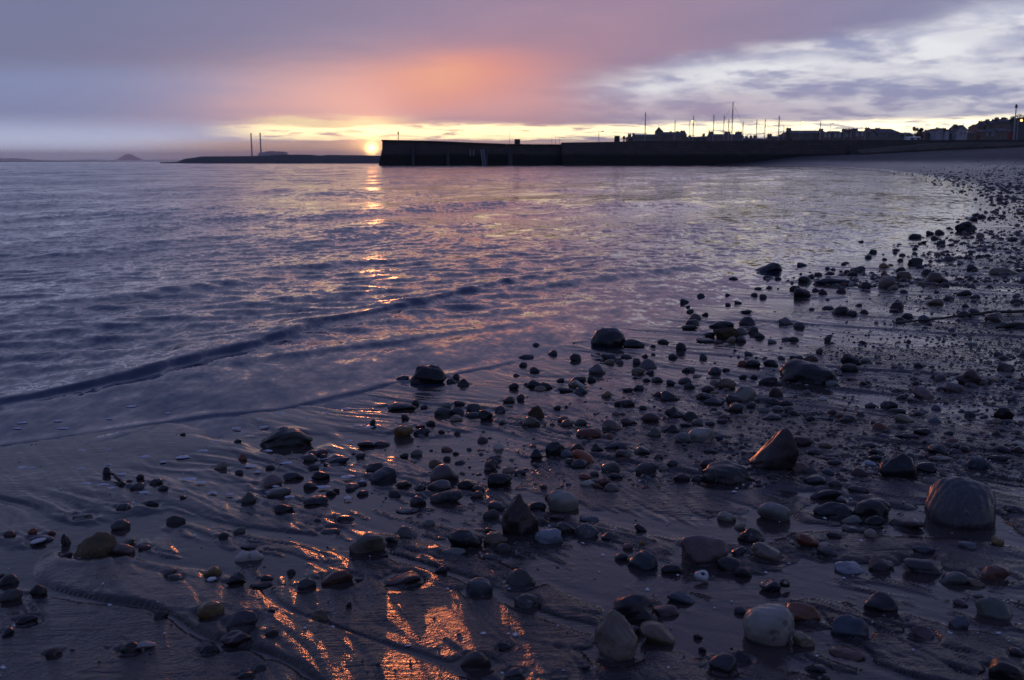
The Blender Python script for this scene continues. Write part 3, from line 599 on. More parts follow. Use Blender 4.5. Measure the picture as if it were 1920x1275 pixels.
def law_hill():
    x, Y, _ = at_depth(241, 301, 24000); _, _, top = at_depth(241, 288.6, 24000); v = [(x, Y, top)]; f = []; n = 40
    prof = [(45, 0.95), (100, 0.78), (170, 0.52), (240, 0.25), (330, 0.08), (480, 0.0)]
    for r, h in prof:
        for k in range(n):
            a = 2 * math.pi * k / n; q = r * (1 + 0.12 * math.sin(3 * a + 1) + 0.07 * math.sin(5 * a)); v.append((x + q * math.cos(a), Y + q * math.sin(a), -2 + (top + 2) * h))
    f += [(0, 1 + k, 1 + (k + 1) % n) for k in range(n)]
    for i in range(len(prof) - 1):
        f += [(1 + i * n + k, 1 + (i + 1) * n + k, 1 + (i + 1) * n + (k + 1) % n, 1 + i * n + (k + 1) % n) for k in range(n)]
    me = bpy.data.meshes.new('conical_hill'); me.from_pydata(v, [], f); me.update()
    tag(link('conical_hill', me, M['hill']), 'faint conical hill on the far horizon', kind='structure')
law_hill()

# power station, 5.5 km off
YP = 5500.0
root = empty('power_station', (at_depth(500, 301, YP)[0], YP, 0), 'hazy power station with two tall thin chimneys beyond the headland', 'power station')
def rel(px, py, Y, o): 
    x, y, z = at_depth(px, py, Y); return x - o.location.x, y - o.location.y, z - o.location.z
for px, top in ((470.5, 250.0), (487.6, 249.6)):
    x, y, z = rel(px, top, YP, root); st = MB().tube([(x, 0, -2), (x, 0, z * 0.5), (x, 0, z)], 4.6, 3.4, 16).build('chimney', M['concrete'], root, True)
    MB().tube([(x, 0, z - 5), (x, 0, z + 1.5)], 3.9, 3.9, 16).build('chimney_cap', M['dark'], st, True)
for name, x0, x1, top, dy in (('boiler_house', 489, 505, 285.6, 0), ('boiler_house', 505.2, 514, 283.4, 2), ('turbine_hall', 514.2, 537, 285.2, 0), ('annex', 486, 489.5, 288, 3), ('roof_house', 497, 500, 283.8, 12), ('roof_house', 519, 524, 283.6, 12), ('roof_house', 528, 531, 284, 12)):
    xa, _, z = rel(x0, top, YP, root); xb = rel(x1, top, YP, root)[0]
    MB().box(xa, xb, dy - 30 + (20 if name == 'roof_house' else 0), dy + 30 - (20 if name == 'roof_house' else 0), -2, z).build(name, M['concrete'], root)

# ------------------------------------------------------------------ harbour wall and pier
def wall_mat():
    m, t, b = mat_new('harbour_masonry'); b.inputs['Roughness'].default_value = 0.85
    tc = t.nodes.new('ShaderNodeTexCoord'); P = tc.outputs['Object']
    sp = t.nodes.new('ShaderNodeSeparateXYZ'); t.links.new(P, sp.inputs[0]); cb = t.nodes.new('ShaderNodeCombineXYZ'); t.links.new(sp.outputs[0], cb.inputs[0]); t.links.new(sp.outputs[2], cb.inputs[1])
    br = t.nodes.new('ShaderNodeTexBrick'); br.inputs['Scale'].default_value = 1.0; br.inputs['Brick Width'].default_value = 1.1; br.inputs['Row Height'].default_value = 0.42; br.inputs['Mortar Size'].default_value = 0.02
    br.inputs['Color1'].default_value = (0.11, 0.09, 0.075, 1); br.inputs['Color2'].default_value = (0.07, 0.06, 0.055, 1); br.inputs['Mortar'].default_value = (0.03, 0.028, 0.026, 1)
    t.links.new(cb.outputs[0], br.inputs['Vector'])
    n = nnoise(t, P, 0.6, 6, 0.6); tide = (X(t, sp.outputs[2]) + (n - 0.5) * 0.8).step(1.3, 2.0)
    c = nmix(t, tide, (0.018, 0.018, 0.014, 1), nmix(t, n.step(0.35, 0.7), br.outputs['Color'], (0.06, 0.052, 0.048, 1)))
    t.links.new(c, b.inputs['Base Color'])
    bn = t.nodes.new('ShaderNodeBump'); bn.inputs['Distance'].default_value = 0.04; t.links.new(br.outputs['Fac'], bn.inputs['Height']); bn.invert = True; t.links.new(bn.outputs[0], b.inputs['Normal'])
    return m
M['masonry'] = wall_mat()
YW = 148.0
def strip_wall(o, name, pts, thick, z0, mat, parent_mesh=None):
    """Wall along PTS (x, y, top z), relative to O, with a slight batter on its seaward face."""
    v, f = [], []
    for x, y, z in pts:
        v += [(x, y - 0.35, z0), (x, y, z), (x, y + thick, z), (x, y + thick + 0.3, z0)]
    for i in range(len(pts) - 1):
        a = i * 4; b = a + 4; f += [(a, b, b + 1, a + 1), (a + 1, b + 1, b + 2, a + 2), (a + 2, b + 2, b + 3, a + 3)]
    f += [(0, 1, 2, 3), tuple(len(v) - 4 + k for k in (3, 2, 1, 0))]
    me = bpy.data.meshes.new(name); me.from_pydata(v, [], f); me.update(); return link(name, me, mat, parent_mesh or o, False)
pier = empty('stone_pier', (*at_depth(715, 310, YW)[:2], 0), 'dark stone pier with its seaward end beside the setting sun', 'pier')
def pw(px, py, Y): return rel(px, py, Y, pier)
tops = [(716.5, 264.2), (745, 264.8), (800, 266), (850, 267.8), (900, 270), (950, 271.8), (1000, 272.6), (1053, 272.8)]
strip_wall(pier, 'parapet_wall', [pw(a, b, YW + 0.35 + (a - 716) * 0.006) for a, b in tops], 5.0, -1.5, M['masonry'])
x0 = pw(716.5, 264.2, YW)[0]
MB().poly([(x0 - 0.9, -0.5, -1.5), (x0 - 0.9, 5.6, -1.5), (x0 - 0.05, 5.0, 2.6), (x0 - 0.05, 0.3, 2.6), (x0 + 0.3, -0.5, -1.5), (x0 + 0.3, 5.6, -1.5), (x0 + 0.3, 5, 2.6), (x0 + 0.3, .3, 2.6)],
          [(0, 1, 2, 3), (0, 3, 7, 4), (1, 5, 6, 2), (3, 2, 6, 7)]).build('footing', M['masonry'], pier)
for i in range(len(tops) - 1):                                         # coping stones along the top
    (xa, ya, za), (xb, yb, zb) = (pw(a, b, YW + 0.2 + (a - 716) * 0.006) for a, b in tops[i:i + 2])
    if i == 0: xa -= 0.15
    MB().poly([(xa, ya - .12, za), (xb - .03, yb - .12, zb), (xb - .03, yb + .7, zb), (xa, ya + .7, za), (xa, ya - .12, za + .18), (xb - .03, yb - .12, zb + .18), (xb - .03, yb + .7, zb + .18), (xa, ya + .7, za + .18)],
              [(0, 3, 2, 1), (4, 5, 6, 7), (0, 1, 5, 4), (2, 3, 7, 6), (0, 4, 7, 3), (1, 2, 6, 5)]).build('coping', M['masonry'], pier)
for px, mt, nm, wd, t0 in ((775, 'dark', 'timber_fender', .22, 274), (840, 'dark', 'timber_fender', .22, 276), (912, 'dark', 'timber_fender', .2, 279), (957, 'dark', 'timber_fender', .3, 279), (882, 'stone', 'drain_pipe', .09, 280), (888, 'stone', 'drain_pipe', .09, 280)):
    x, y, z = pw(px, t0, YW); zb = 1.4 if mt == 'stone' else -0.5
    MB().poly([(x - wd, y - .62, zb), (x + wd, y - .62, zb), (x + wd, y - .1, z), (x - wd, y - .1, z), (x - wd, y + .4, zb), (x + wd, y + .4, zb), (x + wd, y + .4, z), (x - wd, y + .4, z)],
              [(0, 1, 2, 3), (3, 2, 6, 7), (0, 3, 7, 4), (1, 5, 6, 2)]).build(nm, M[mt], pier)
x, y, z = pw(904, 280, YW); lad = MB()
for q in (-.2, .2): lad.tube([(x + q + .35, y - .55, -.3), (x + q, y - .12, z)], .05)
for k in range(11): lad.tube([(x - .2 + .32 * (1 - k / 11), y - .55 + .4 * k / 11, k * z / 11), (x + .2 + .32 * (1 - k / 11), y - .55 + .4 * k / 11, k * z / 11)], .03)
lad.build('ladder', M['metal'], pier)

HW = [(1053.5, 267.3, 149.5), (1120, 266.2, 151), (1170, 265.6, 152), (1200, 264.2, 153), (1300, 264, 155), (1400, 263.6, 155), (1500, 262.8, 153), (1580, 262.6, 149), (1660, 262.4, 145), (1740, 262.4, 140), (1830, 262.2, 134), (1920, 262, 128), (2100, 260, 116), (2400, 258, 100)]
wall = empty('harbour_wall', (*at_depth(1053, 310, 149.5)[:2], 0), 'long dark harbour wall running from the pier to the beach top', 'wall')
strip_wall(wall, 'wall_face', [rel(a, b, Y, wall) for a, b, Y in HW], 3.0, -1.0, M['masonry'])
strip_wall(wall, 'wall_ledge', [(lambda p: (p[0], p[1] - 1.2, p[2]))(rel(a, b + 14, Y, wall)) for a, b, Y in HW[:8]], 1.0, -1.0, M['masonry'])
# turf bank between the wall and the sand on the landward side
bk = []
for a, Y in ((1600, 146), (1660, 143), (1740, 139), (1830, 133), (1920, 127), (2100, 115), (2400, 99)):
    zt = at_depth(a, 267 + max(0, (1760 - a)) * 0.09, Y)[2]; x = at_depth(a, 266, Y)[0]; g0 = ground(x, Y - 3.5)
    bk.append([(x, Y - 0.5, zt), (x, Y - 1.8, zt - .05), (x, Y - 3.2, g0 + 0.45 * (zt - g0)), (x, Y - 3.6, g0 + .25), (x, Y - 3.7, g0 - .5)])
mb = MB()
for i in range(len(bk) - 1):
    for j in range(4): mb.poly([bk[i][j], bk[i][j + 1], bk[i + 1][j + 1], bk[i + 1][j]], [(0, 1, 2, 3)])
tag(mb.build('turf_bank', M['grass'], None, True), 'rough turf bank between the harbour wall and the sand', kind='structure')

# quay ground behind the wall, and the hillside at the right
mb = MB(); mb.poly([(at_depth(1175, 300, 300)[0], 290, 2.8), (150, 160, 2.8), (330, 330, 3.0), (330, 700, 3.5), (at_depth(1100, 300, 700)[0], 700, 3.5)], [(0, 1, 2, 3, 4)])
tag(mb.build('quay_ground', M['rock']), 'ground of the harbour town behind the wall', kind='structure')
ridge('hillside', [(1740, 262), (1800, 256), (1832, 246), (1850, 236), (1870, 229), (1895, 223), (1920, 219), (2000, 212), (2200, 205), (2600, 205)], 430, 200, 'dark hillside rising above the harbour town', base=2.0)

# ------------------------------------------------------------------ town
def house(x0, x1, ridge_y, eave_y, Y, label, wall='stone', roof='slate', chims=(), wins=(), gable=False, hip=0.0, depth=8.0, group=None, name='house', z0=2.6, win_mat='glass'):
    """A house seen side on (or gable on), with its roof, chimneys and windows, from its outline at distance Y."""
    xa, xb = at_depth(x0, ridge_y, Y)[0], at_depth(x1, ridge_y, Y)[0]; zr = at_depth(x0, ridge_y, Y)[2]; ze = at_depth(x0, eave_y, Y)[2]
    o = empty(name, ((xa + xb) / 2, Y, z0), label, 'house' if name != 'hall' else 'hall', group); w = (xb - xa) / 2; zr -= z0; ze -= z0; d = depth
    if gable:
        MB().poly([(-w, 0, -1), (w, 0, -1), (w, 0, ze), (0, 0, zr), (-w, 0, ze), (-w, d, -1), (w, d, -1), (w, d, ze), (0, d, zr), (-w, d, ze)],
                  [(0, 1, 2, 3, 4), (9, 8, 7, 6, 5), (1, 6, 7, 2), (5, 0, 4, 9)]).build('wall', M[wall], o)
        rf = MB().poly([(-w - .3, -.2, ze - .2), (0, -.2, zr + .1), (w + .3, -.2, ze - .2), (-w - .3, d, ze - .2), (0, d, zr + .1), (w + .3, d, ze - .2)] + [(-w - .3, -.2, ze + .05), (0, -.2, zr + .35), (w + .3, -.2, ze + .05), (-w - .3, d, ze + .05), (0, d, zr + .35), (w + .3, d, ze + .05)],
                       [(6, 7, 10, 9), (7, 8, 11, 10), (0, 1, 7, 6), (1, 2, 8, 7), (0, 6, 9, 3), (2, 5, 11, 8)]).build('roof', M[roof], o)
    else:
        MB().poly([(-w, 0, -1), (w, 0, -1), (w, 0, ze), (-w, 0, ze), (-w, d, -1), (w, d, -1), (w, d, ze), (-w, d, ze), (-w, d / 2, zr - .25 if not hip else ze), (w, d / 2, zr - .25 if not hip else ze)],
                  [(0, 1, 2, 3), (4, 7, 6, 5), (0, 3, 8, 7, 4), (1, 5, 6, 9, 2)]).build('wall', M[wall], o)
        h = hip * w
        rf = MB().poly([(-w - .1, -.35, ze - .1), (w + .1, -.35, ze - .1), (w + .1 - h, d / 2, zr), (-w - .1 + h * 0, d / 2, zr), (-w - .1, d + .35, ze - .1), (w + .1, d + .35, ze - .1)],
                       [(0, 1, 2, 3), (4, 3, 2, 5), (1, 5, 2), (0, 3, 4)]).build('roof', M[roof], o)
    for c in chims:
        px, top = c[:2]; cw = c[2] if len(c) > 2 else 0.55
        x = at_depth(px, top, Y)[0] - o.location.x; zt = at_depth(px, top, Y)[2] - z0
        st = MB().box(x - cw, x + cw, d / 2 - .5, d / 2 + .5, min(ze, zr - 1), zt)
        for q in (-.5, .5): st.tube([(x + q * cw, d / 2, zt - .05), (x + q * cw, d / 2, zt + .35)], .12, .1)
        st.build('chimney', M[wall if wall != 'white' else 'stone'], rf)
    for wv in wins:
        px, py, ww, wh = wv[:4]; x, _, z = at_depth(px, py, Y); x -= o.location.x; z -= z0; m = Y / FPX
        fr = MB().box(x - ww * m / 2, x + ww * m / 2, -.10, .05, z - wh * m / 2, z + wh * m / 2).build('window', M['white'], o)
        if win_mat == 'glass': MB().box(x - ww * m / 2 + .12, x + ww * m / 2 - .12, -.13, -.08, z - wh * m / 2 + .12, z + wh * m / 2 - .12).build('pane', M['glass'], fr)
    return o
YT = 350.0
house(1178, 1191, 255.4, 259, YT, 'low dark outhouse at the left end of the harbour town', chims=((1183, 250.8),))
house(1190, 1234, 251.3, 256, YT - 6, 'long low grey house left of the turreted building', wall='harl', chims=((1190.6, 250, .4),), wins=((1204, 259, 3, 5), (1218, 259, 3, 5)))
tur = house(1234, 1288, 246.8, 252, YT, 'tall dark building with a pointed corner turret', chims=((1243.5, 244.6), (1261, 246, .4), (1274, 245.6), (1284, 244.4, .8)), wins=((1250, 257, 3, 5), (1262, 257, 3, 5), (1274, 257, 3, 5)))
x, _, z = at_depth(1236, 247, YT); xo = x - tur.location.x; zt = at_depth(1236, 238, YT)[2] - 2.6
tw = MB().tube([(xo, .8, -1), (xo, .8, z - 2.6)], 1.35, 1.35, 14).build('turret', M['stone'], tur)
MB().tube([(xo, .8, z - 2.6), (xo, .8, zt)], 1.55, .06, 14).tube([(xo, .8, zt - .2), (xo, .8, zt + .9)], .06).build('spire', M['slate'], tw)
house(1288, 1318, 255.6, 259, YT + 15, 'low dark roof right of the turreted building', chims=((1297, 253.5, .4),))
house(1317, 1334, 255, 258.5, YT + 8, 'low house with a slim chimney beside the pale four-chimney house', chims=((1323.5, 250.6, .4),))
house(1333, 1395, 250.8, 255.5, YT - 4, 'pale two-storey house with four chimney stacks', wall='harl', chims=((1337, 246.2, .7), (1368.5, 246.2, 1.0), (1386.5, 247, .5), (1392, 246.2, .7)), wins=((1346, 259, 3, 5), (1358, 259, 3, 5), (1376, 259, 3, 5)))
house(1394, 1428, 258.6, 261, YT + 20, 'low cottage row with three chimneys in a line', chims=((1404.5, 254.8, .5), (1413, 254.4, .4), (1421, 253.4, .6)))
house(1426, 1449, 259, 261.5, YT + 24, 'lowest flat stretch of roof in the town skyline')
house(1447, 1477, 254.6, 258.5, YT, 'low house with a thick left chimney before the long hall', chims=((1448.5, 250.4, .7), (1469, 252, .4)))
house(1475, 1488, 247.4, 252, YT + 4, 'stepped end block joined to the long hall')
house(1486, 1552, 243.6, 250, YT, 'long dark hall with a high straight ridge and end chimneys', name='hall', chims=((1488, 239, .8), (1549.5, 240.6, .7)), wins=((1505, 256, 3, 4), (1520, 256, 3, 4), (1532, 256, 3, 4)), depth=12)
wl = lambda *p: tuple((a, b, 5, 8) for a, b in p)
house(1544, 1559, 247.4, 249, YT - 5, 'terrace house with two white bays beside the long hall', wins=wl((1547.6, 253.4), (1555, 253.4)), win_mat='')
house(1560, 1579, 245, 248.4, YT - 5, 'terrace house with two white bays under a flat dark ridge', wins=wl((1566.6, 253.2), (1574.2, 253.2)), win_mat='')
house(1580, 1599, 247, 249, YT - 4, 'terrace house with pale bays and one left chimney', chims=((1591, 240.8, .8), (1599, 241.4, .4)), wins=wl((1586.8, 252.6), (1595, 252.8)), win_mat='')
house(1600, 1629, 244.8, 247.4, YT - 5, 'terrace house with white bays and a double chimney, left of the hipped house', chims=((1605.6, 241.2, .5), (1611, 240.4, .8)), wins=wl((1607, 251.4), (1616.4, 250.6)), win_mat='')
hp = house(1632, 1690, 240.6, 248.6, YT, 'large pale house with a hipped slate roof', wall='harl', chims=((1634, 238.8, .7), (1654, 239.4, .8)), hip=0.42, wins=((1650, 254, 4, 6), (1662, 254, 4, 6), (1681, 257, 3, 4)))
house(1629.5, 1645, 243.8, 254, YT - 5, 'pale gabled wing in front of the hipped house', wall='harl', gable=True, depth=4.8, wins=((1637, 253, 3, 5),))
house(1690, 1713, 248, 252, YT + 5, 'low plain roof between the hipped house and the dark tree')
house(1736, 1760, 245.4, 250, YT, 'dark house right of the tree', chims=((1746, 243.4, .5), (1752, 243, .5)))
house(1758.5, 1770, 242, 243.8, YT - 6, 'narrow white gable house with one chimney', wall='white', gable=True, chims=((1767, 238.8, .5),), wins=((1763, 250, 2, 4),))
house(1772.5, 1780, 244.2, 246, YT - 7, 'smaller white gable house beside the narrow one', wall='white', gable=True, chims=((1779.6, 239.6, .6),))
house(1780, 1797, 246, 250, YT, 'dark roof between the white gables and the white turret house')
th = house(1795, 1815, 236, 245, YT - 4, 'dark gabled house with a white upper storey and pointed finial', wall='white', gable=True, chims=((1800.5, 233, .6),), wins=((1802, 250, 3, 6), (1809, 250, 3, 6), (1806, 242, 3, 4)))
zf = at_depth(1807, 230, YT)[2] - 2.6; MB().tube([(0.2, 0.2, zf - 1.6), (0.2, 0.2, zf)], .2, .05).build('finial', M['dark'], th)
house(1814, 1832, 246.5, 250, YT, 'low dark roof at the foot of the hillside')
for k, (a, b, r, e, lab, wn) in enumerate(((1834, 1848, 232.4, 237, 'leftmost dark house on the hillside', ()), (1845, 1859, 228.6, 234, 'second dark house up the hillside with two chimneys', ()), (1858, 1876, 225.4, 231, 'third dark house up the hillside', ()),
        (1840, 1858, 243, 247, 'house at the hill foot with pale narrow bays', ((1851, 251, 2, 7),)), (1857, 1872, 241.4, 246.6, 'steep-roofed house at the hill foot with two pale bays', ((1860, 251, 2, 8), (1863.6, 250, 2, 8))), (1876, 1894, 222, 228, 'topmost dark house on the hillside', ()), (1872, 1894, 240, 245, 'broad dark house left of the flagpole', ()))):
    house(a, b, r, e, YT + (28 if r < 235 else 0), lab, wins=wn, win_mat='' if wn else 'glass', chims=(((a + 3), r - 2.4, .6), ((b - 3), r - 2.6, .6)) if k in (1, 2, 5) else ())
sh = empty('red_shelter', (at_depth(1897, 262, 300)[0], 300, 2.7), 'small red kiosk with a pale post beside the tall flagpole', 'kiosk')
za = at_depth(1897, 247, 300)[2] - 2.7
MB().box(-.75, .75, 0, 1.4, 0, za).build('wall', M['red'], sh); MB().poly([(-.95, -.2, za), (.95, -.2, za), (.95, 1.6, za), (-.95, 1.6, za), (0, .7, za + .6)], [(0, 1, 4), (1, 2, 4), (2, 3, 4), (3, 0, 4), (0, 3, 2, 1)]).build('roof', M['dark'], sh); MB().box(.28, .44, -.12, 0, 0, za - .1).build('post', M['white'], sh)

# white vans seen end on above the wall
for i, (px, lab) in enumerate(((1710.8, 'left one of two white vans below the dark tree'), (1722.2, 'right one of two white vans below the dark tree'))):
    x, y, z = at_depth(px, 255.6, 320); o = empty('parked_van', (x, 320, 2.8), lab, 'van', 'white vans behind the harbour wall'); hh = z - 2.8
    MB().poly([(-.78, 0, .3), (.78, 0, .3), (.78, 0, hh * .6), (.66, .1, hh), (-.66, .1, hh), (-.78, 0, hh * .6)] + [(-.78, 4.2, .3), (.78, 4.2, .3), (.78, 4.2, hh * .6), (.66, 4.1, hh), (-.66, 4.1, hh), (-.78, 4.2, hh * .6)],
              [(0, 1, 2, 3, 4, 5), (11, 10, 9, 8, 7, 6), (0, 6, 7, 1), (1, 7, 8, 2), (2, 8, 9, 3), (3, 9, 10, 4), (4, 10, 11, 5), (5, 11, 6, 0)]).build('body', M['hull_white'], o)
    MB().poly([(-.6, -.02, hh * .62), (.6, -.02, hh * .62), (.54, .06, hh * .92), (-.54, .06, hh * .92)], [(0, 1, 2, 3)]).build('rear_window', M['glass'], o)
    for q in (-.68, .68):
        for yy in (.8, 3.3): MB().tube([(q - .1, yy, .3), (q + .1, yy, .3)], .3, .3, 14).build('wheel', M['dark'], o)

# trees: trunk, limbs, crown of small leaves
def tree(px, top, w, Y, label, z0=2.6, n=1700, seed=1, conic=0.0):
    rd = random.Random(seed); x, _, zt = at_depth(px, top, Y); o = empty('dark_tree', (x, Y, z0), label, 'tree'); H = zt - z0; W = w * Y / FPX / 2
    tr = MB().tube([(0, 0, -.5), (.1, 0, H * .4), (0, .1, H * .8)], .22, .07, 8)
    blobs = []
    for k in range(9):
        a = rd.random() * 6.28; hh = H * (.35 + .6 * rd.random()); rr = W * (.75 * rd.random()) * (1 - conic * (hh / H - .3)); c = Vector((math.cos(a) * rr, math.sin(a) * rr, hh)); blobs.append((c, W * rd.uniform(.28, .5)))
        tr.tube([(0, 0, hh * .6), c], .07, .02, 5)
    blobs.append((Vector((W * .25, 0, H * .88)), W * .3))
    tr.build('trunk', M['bark'], o)
    cr = MB()
    for k in range(n):
        c, r = rd.choice(blobs); d = Vector((rd.gauss(0, 1), rd.gauss(0, 1), rd.gauss(0, 1))).normalized() * r * rd.random() ** .45; p = c + d; p.z = min(p.z, H)
        u = Vector((rd.gauss(0, 1), rd.gauss(0, 1), rd.gauss(0, 1))).normalized(); v = u.orthogonal().normalized(); s = rd.uniform(.10, .24)
        cr.poly([p - u * s, p + v * s * .5, p + u * s, p - v * s * .5], [(0, 1, 2, 3)])
    cr.build('crown', M['leaf'], o)
tree(1719, 237.6, 18, YT - 8, 'dark bushy evergreen tree left half of the pair above the white vans', seed=2)
tree(1728, 236.2, 15, YT - 9, 'taller evergreen crown right of the bushy tree above the white vans', seed=3, conic=.6)
for i, (px, top, w, lab) in enumerate(((1884, 220, 12, 'small round tree beside the topmost hillside house'), (1899, 217.6, 16, 'tree on the hilltop just left of the flagpole top'), (1913, 214, 18, 'tall tree on the hilltop at the edge of the picture'), (1868, 226, 9, 'small shrubby tree between hillside roofs'), (1936, 211, 20, 'outermost tree on the hilltop'))):
    tree(px, top, w, 420, lab, z0=at_depth(px, 230, 420)[2] - 1, n=900, seed=20 + i)

# ------------------------------------------------------------------ masts, posts and signs
def boat(px, top, label, Y=195.0, r=.085, stays=1, lean=0.0, length=8.5, hull='hull_white', boom=True):
    """Yacht lying behind the wall: hull, mast with spreaders, boom and rigging."""
    x, _, zt = at_depth(px, top, Y); o = empty('moored_yacht', (x, Y, 0.4), label, 'yacht', 'yachts in the harbour', rz=R(12)); H = zt - .4; L = length / 2
    v, f = [], []
    for i, (u, hw) in enumerate(((-1, .62), (-.5, 1.0), (0, 1.15), (.5, .8), (1, .04))):
        v += [(u * L, -hw, 1.0), (u * L, -hw * .75, .3), (u * L, 0, -.25), (u * L, hw * .75, .3), (u * L, hw, 1.0)]
    for i in range(4):
        for j in range(4): f.append((i * 5 + j, i * 5 + j + 1, i * 5 + j + 6, i * 5 + j + 5))
        f.append((i * 5 + 4, i * 5, i * 5 + 5, i * 5 + 9))
    f.append((0, 4, 3, 2, 1)); me = bpy.data.meshes.new('hull'); me.from_pydata(v, [], f); me.update(); link('hull', me, M[hull], o, False)
    MB().poly([(-1.6, -.6, 1), (1.2, -.5, 1), (1.2, .5, 1), (-1.6, .6, 1), (-1.5, -.45, 1.45), (.9, -.35, 1.4), (.9, .35, 1.4), (-1.5, .45, 1.45)], [(0, 1, 5, 4), (1, 2, 6, 5), (2, 3, 7, 6), (3, 0, 4, 7), (4, 5, 6, 7)]).build('cabin', M['hull_white'], o)
    ms = MB().tube([(lean * 0, 0, .9), (lean, 0, H)], r, r * .75, 8).build('mast', M['metal'], o)
    MB().tube([(lean * .6, -.7, H * .58), (lean * .6, .7, H * .58)], .03).build('spreader', M['metal'], ms)
    if boom: MB().tube([(0, 0, 1.9), (-L * .75, 0, 1.95)], .06).build('boom', M['metal'], o)
    st = MB().tube([(lean, 0, H - .2), (L - .2, 0, 1.05)], .014, None, 4).tube([(lean, 0, H - .2), (-L + .2, 0, 1.05)], .014, None, 4)
    for q in (-1, 1): st.tube([(lean, 0, H - .2), (lean * .6, q * .7, H * .58), (0, q * 1.0, 1.0)], .012, None, 4)
    st.build('rigging', M['dark'], o)
for px, top, lab, kw in ((1210.5, 209.5, 'tall yacht mast above the left end of the town', dict(r=.10)), (1266, 224.4, 'yacht mast rising before the turreted building', {}), (1300.6, 217.4, 'yacht mast just right of the left street lamp', dict(r=.09)),
        (1338.8, 214.4, 'yacht mast at the left end of the pale four-chimney house', dict(r=.10)), (1358, 216, 'yacht mast left of the tallest mast, second from it', {}), (1366.8, 223, 'short yacht mast next to the tallest mast', {}),
        (1374.6, 190.8, 'tallest yacht mast in the harbour', dict(r=.11, length=11)), (1393.6, 228, 'short mast right of the pale four-chimney house', {}), (1419.2, 223.6, 'mast above the low cottage row', {}), (1435.2, 222.6, 'mast above the lowest stretch of roofs', dict(hull='hull_blue')),
        (1461.4, 216.6, 'thick mast left of the long hall', dict(r=.11)), (1470, 235, 'thin short mast beside the thick one left of the hall', dict(r=.05)), (1329.5, 238.6, 'thin short mast left of the pale four-chimney house', dict(r=.05)), (1538.8, 226.8, 'mast in front of the right end of the long hall', {})):
    boat(px, top, lab, **kw)
for px, top, lean, lab in ((1586.5, 247, .5, 'short pale mast leaning right before the terrace, leftmost'), (1601, 246.5, .5, 'short pale mast leaning right before the terrace, middle'), (1618.4, 247, -.5, 'short pale mast leaning left before the terrace'), (1692, 248, -.6, 'pale mast leaning before the low plain roof')):
    boat(px, top, lab, Y=180, lean=-lean, r=.075, length=5, boom=False)

def post(px, top, base, Y, name, label, cat, r=.05, head=None, mat='metal', group=None):
    x, _, zt = at_depth(px, top, Y); zb = base if base is not None else 2.7; o = empty(name, (x, Y, zb), label, cat, group); H = zt - zb
    MB().tube([(0, 0, -.2), (0, 0, H * .5), (0, 0, H)], r, r * .7, 8).build('pole', M[mat], o)
    if head == 'lit':
        a = MB().tube([(0, 0, H), (.25, 0, H + .12), (.6, 0, H + .12)], .035).build('arm', M[mat], o)
        me = bpy.data.meshes.new('lamp_glass'); b = MB(); n = 10
        for i in range(5):
            for k in range(n): b.v.append((.62 + .24 * math.sin(math.pi * (i + .5) / 5) * math.cos(k * .628), .24 * math.sin(math.pi * (i + .5) / 5) * math.sin(k * .628), H + .02 - .22 * math.cos(math.pi * (i + .5) / 5)))
        b.f = [(i * n + k, i * n + (k + 1) % n, (i + 1) * n + (k + 1) % n, (i + 1) * n + k) for i in range(4) for k in range(n)] + [tuple(range(n))[::-1], tuple(range(4 * n, 5 * n))]
        b.build('lamp_glass', M['lamp'], o, True)
    elif head == 'unlit':
        MB().tube([(0, 0, H), (.5, 0, H + .1)], .035).build('arm', M[mat], o); MB().box(.4, .8, -.1, .1, H + .02, H + .14).build('lamp_head', M['dark'], o)
    elif head == 'board':
        MB().box(-.42, .42, -.06, .0, H - 1.15, H).build('board', M['dark'], o)
    elif head == 'cap':
        MB().tube([(0, 0, H - .1), (0, 0, H + .35)], r * 2.2, r * 1.2, 10).build('cap', M['dark'], o)
    return o
LG = 'street lamps behind the harbour wall'
post(1293, 228, None, 215, 'street_lamp', 'lit orange street lamp right of the turreted building', 'street lamp', .07, 'lit', group=LG)
post(1500, 229.5, None, 260, 'street_lamp', 'lit orange street lamp above the long hall', 'street lamp', .045, 'lit', group=LG)
post(1909.5, 226, None, 200, 'street_lamp', 'lit orange street lamp beside the tall flagpole', 'street lamp', .07, 'lit', group=LG)
for px, top, lab in ((1557.4, 232, 'unlit street lamp above the terrace beside the hall'), (1616.4, 233.2, 'unlit street lamp above the terrace left of the hipped house'), (1697.2, 237.4, 'unlit street lamp right of the hipped house'), (1123, 247, 'unlit lamp post standing alone on the harbour wall')):
    post(px, top, None if px > 1200 else 3.0, 260 if px > 1200 else 158, 'street_lamp', lab, 'street lamp', .05, 'unlit', group=LG)
post(1697.6, 248, None, 160, 'white_post', 'white post in front of the low plain roof', 'post', .08, mat='white')
post(1905.6, 200.6, None, 135, 'flagpole', 'tall bare flagpole at the right end of the wall', 'flagpole', .09, 'cap')
post(746.6, 250.5, at_depth(746, 264.8, 150)[2] + .1, 150, 'beacon_post', 'small beacon post on the pier end', 'beacon', .06, 'cap')
for px, top, lab in ((955.5, 243, 'thin bare pole on the pier beside the square sign'), (1034.6, 256, 'leftmost of three thin poles near the wall step'), (1041.6, 256, 'middle of three thin poles near the wall step'), (1048.6, 258, 'rightmost of three thin poles near the wall step')):
    post(px, top, at_depth(px, 272.6, 152)[2], 152, 'thin_pole', lab, 'pole', .025, mat='dark')
post(970, 260.6, at_depth(970, 272.2, 151)[2], 151, 'notice_sign', 'dark notice board on the lower part of the pier', 'sign', .05, 'board', 'dark')
post(1157, 254.6, at_depth(1157, 265.8, 153)[2], 153, 'notice_sign', 'dark notice board on the harbour wall left of the town', 'sign', .05, 'board', 'dark')
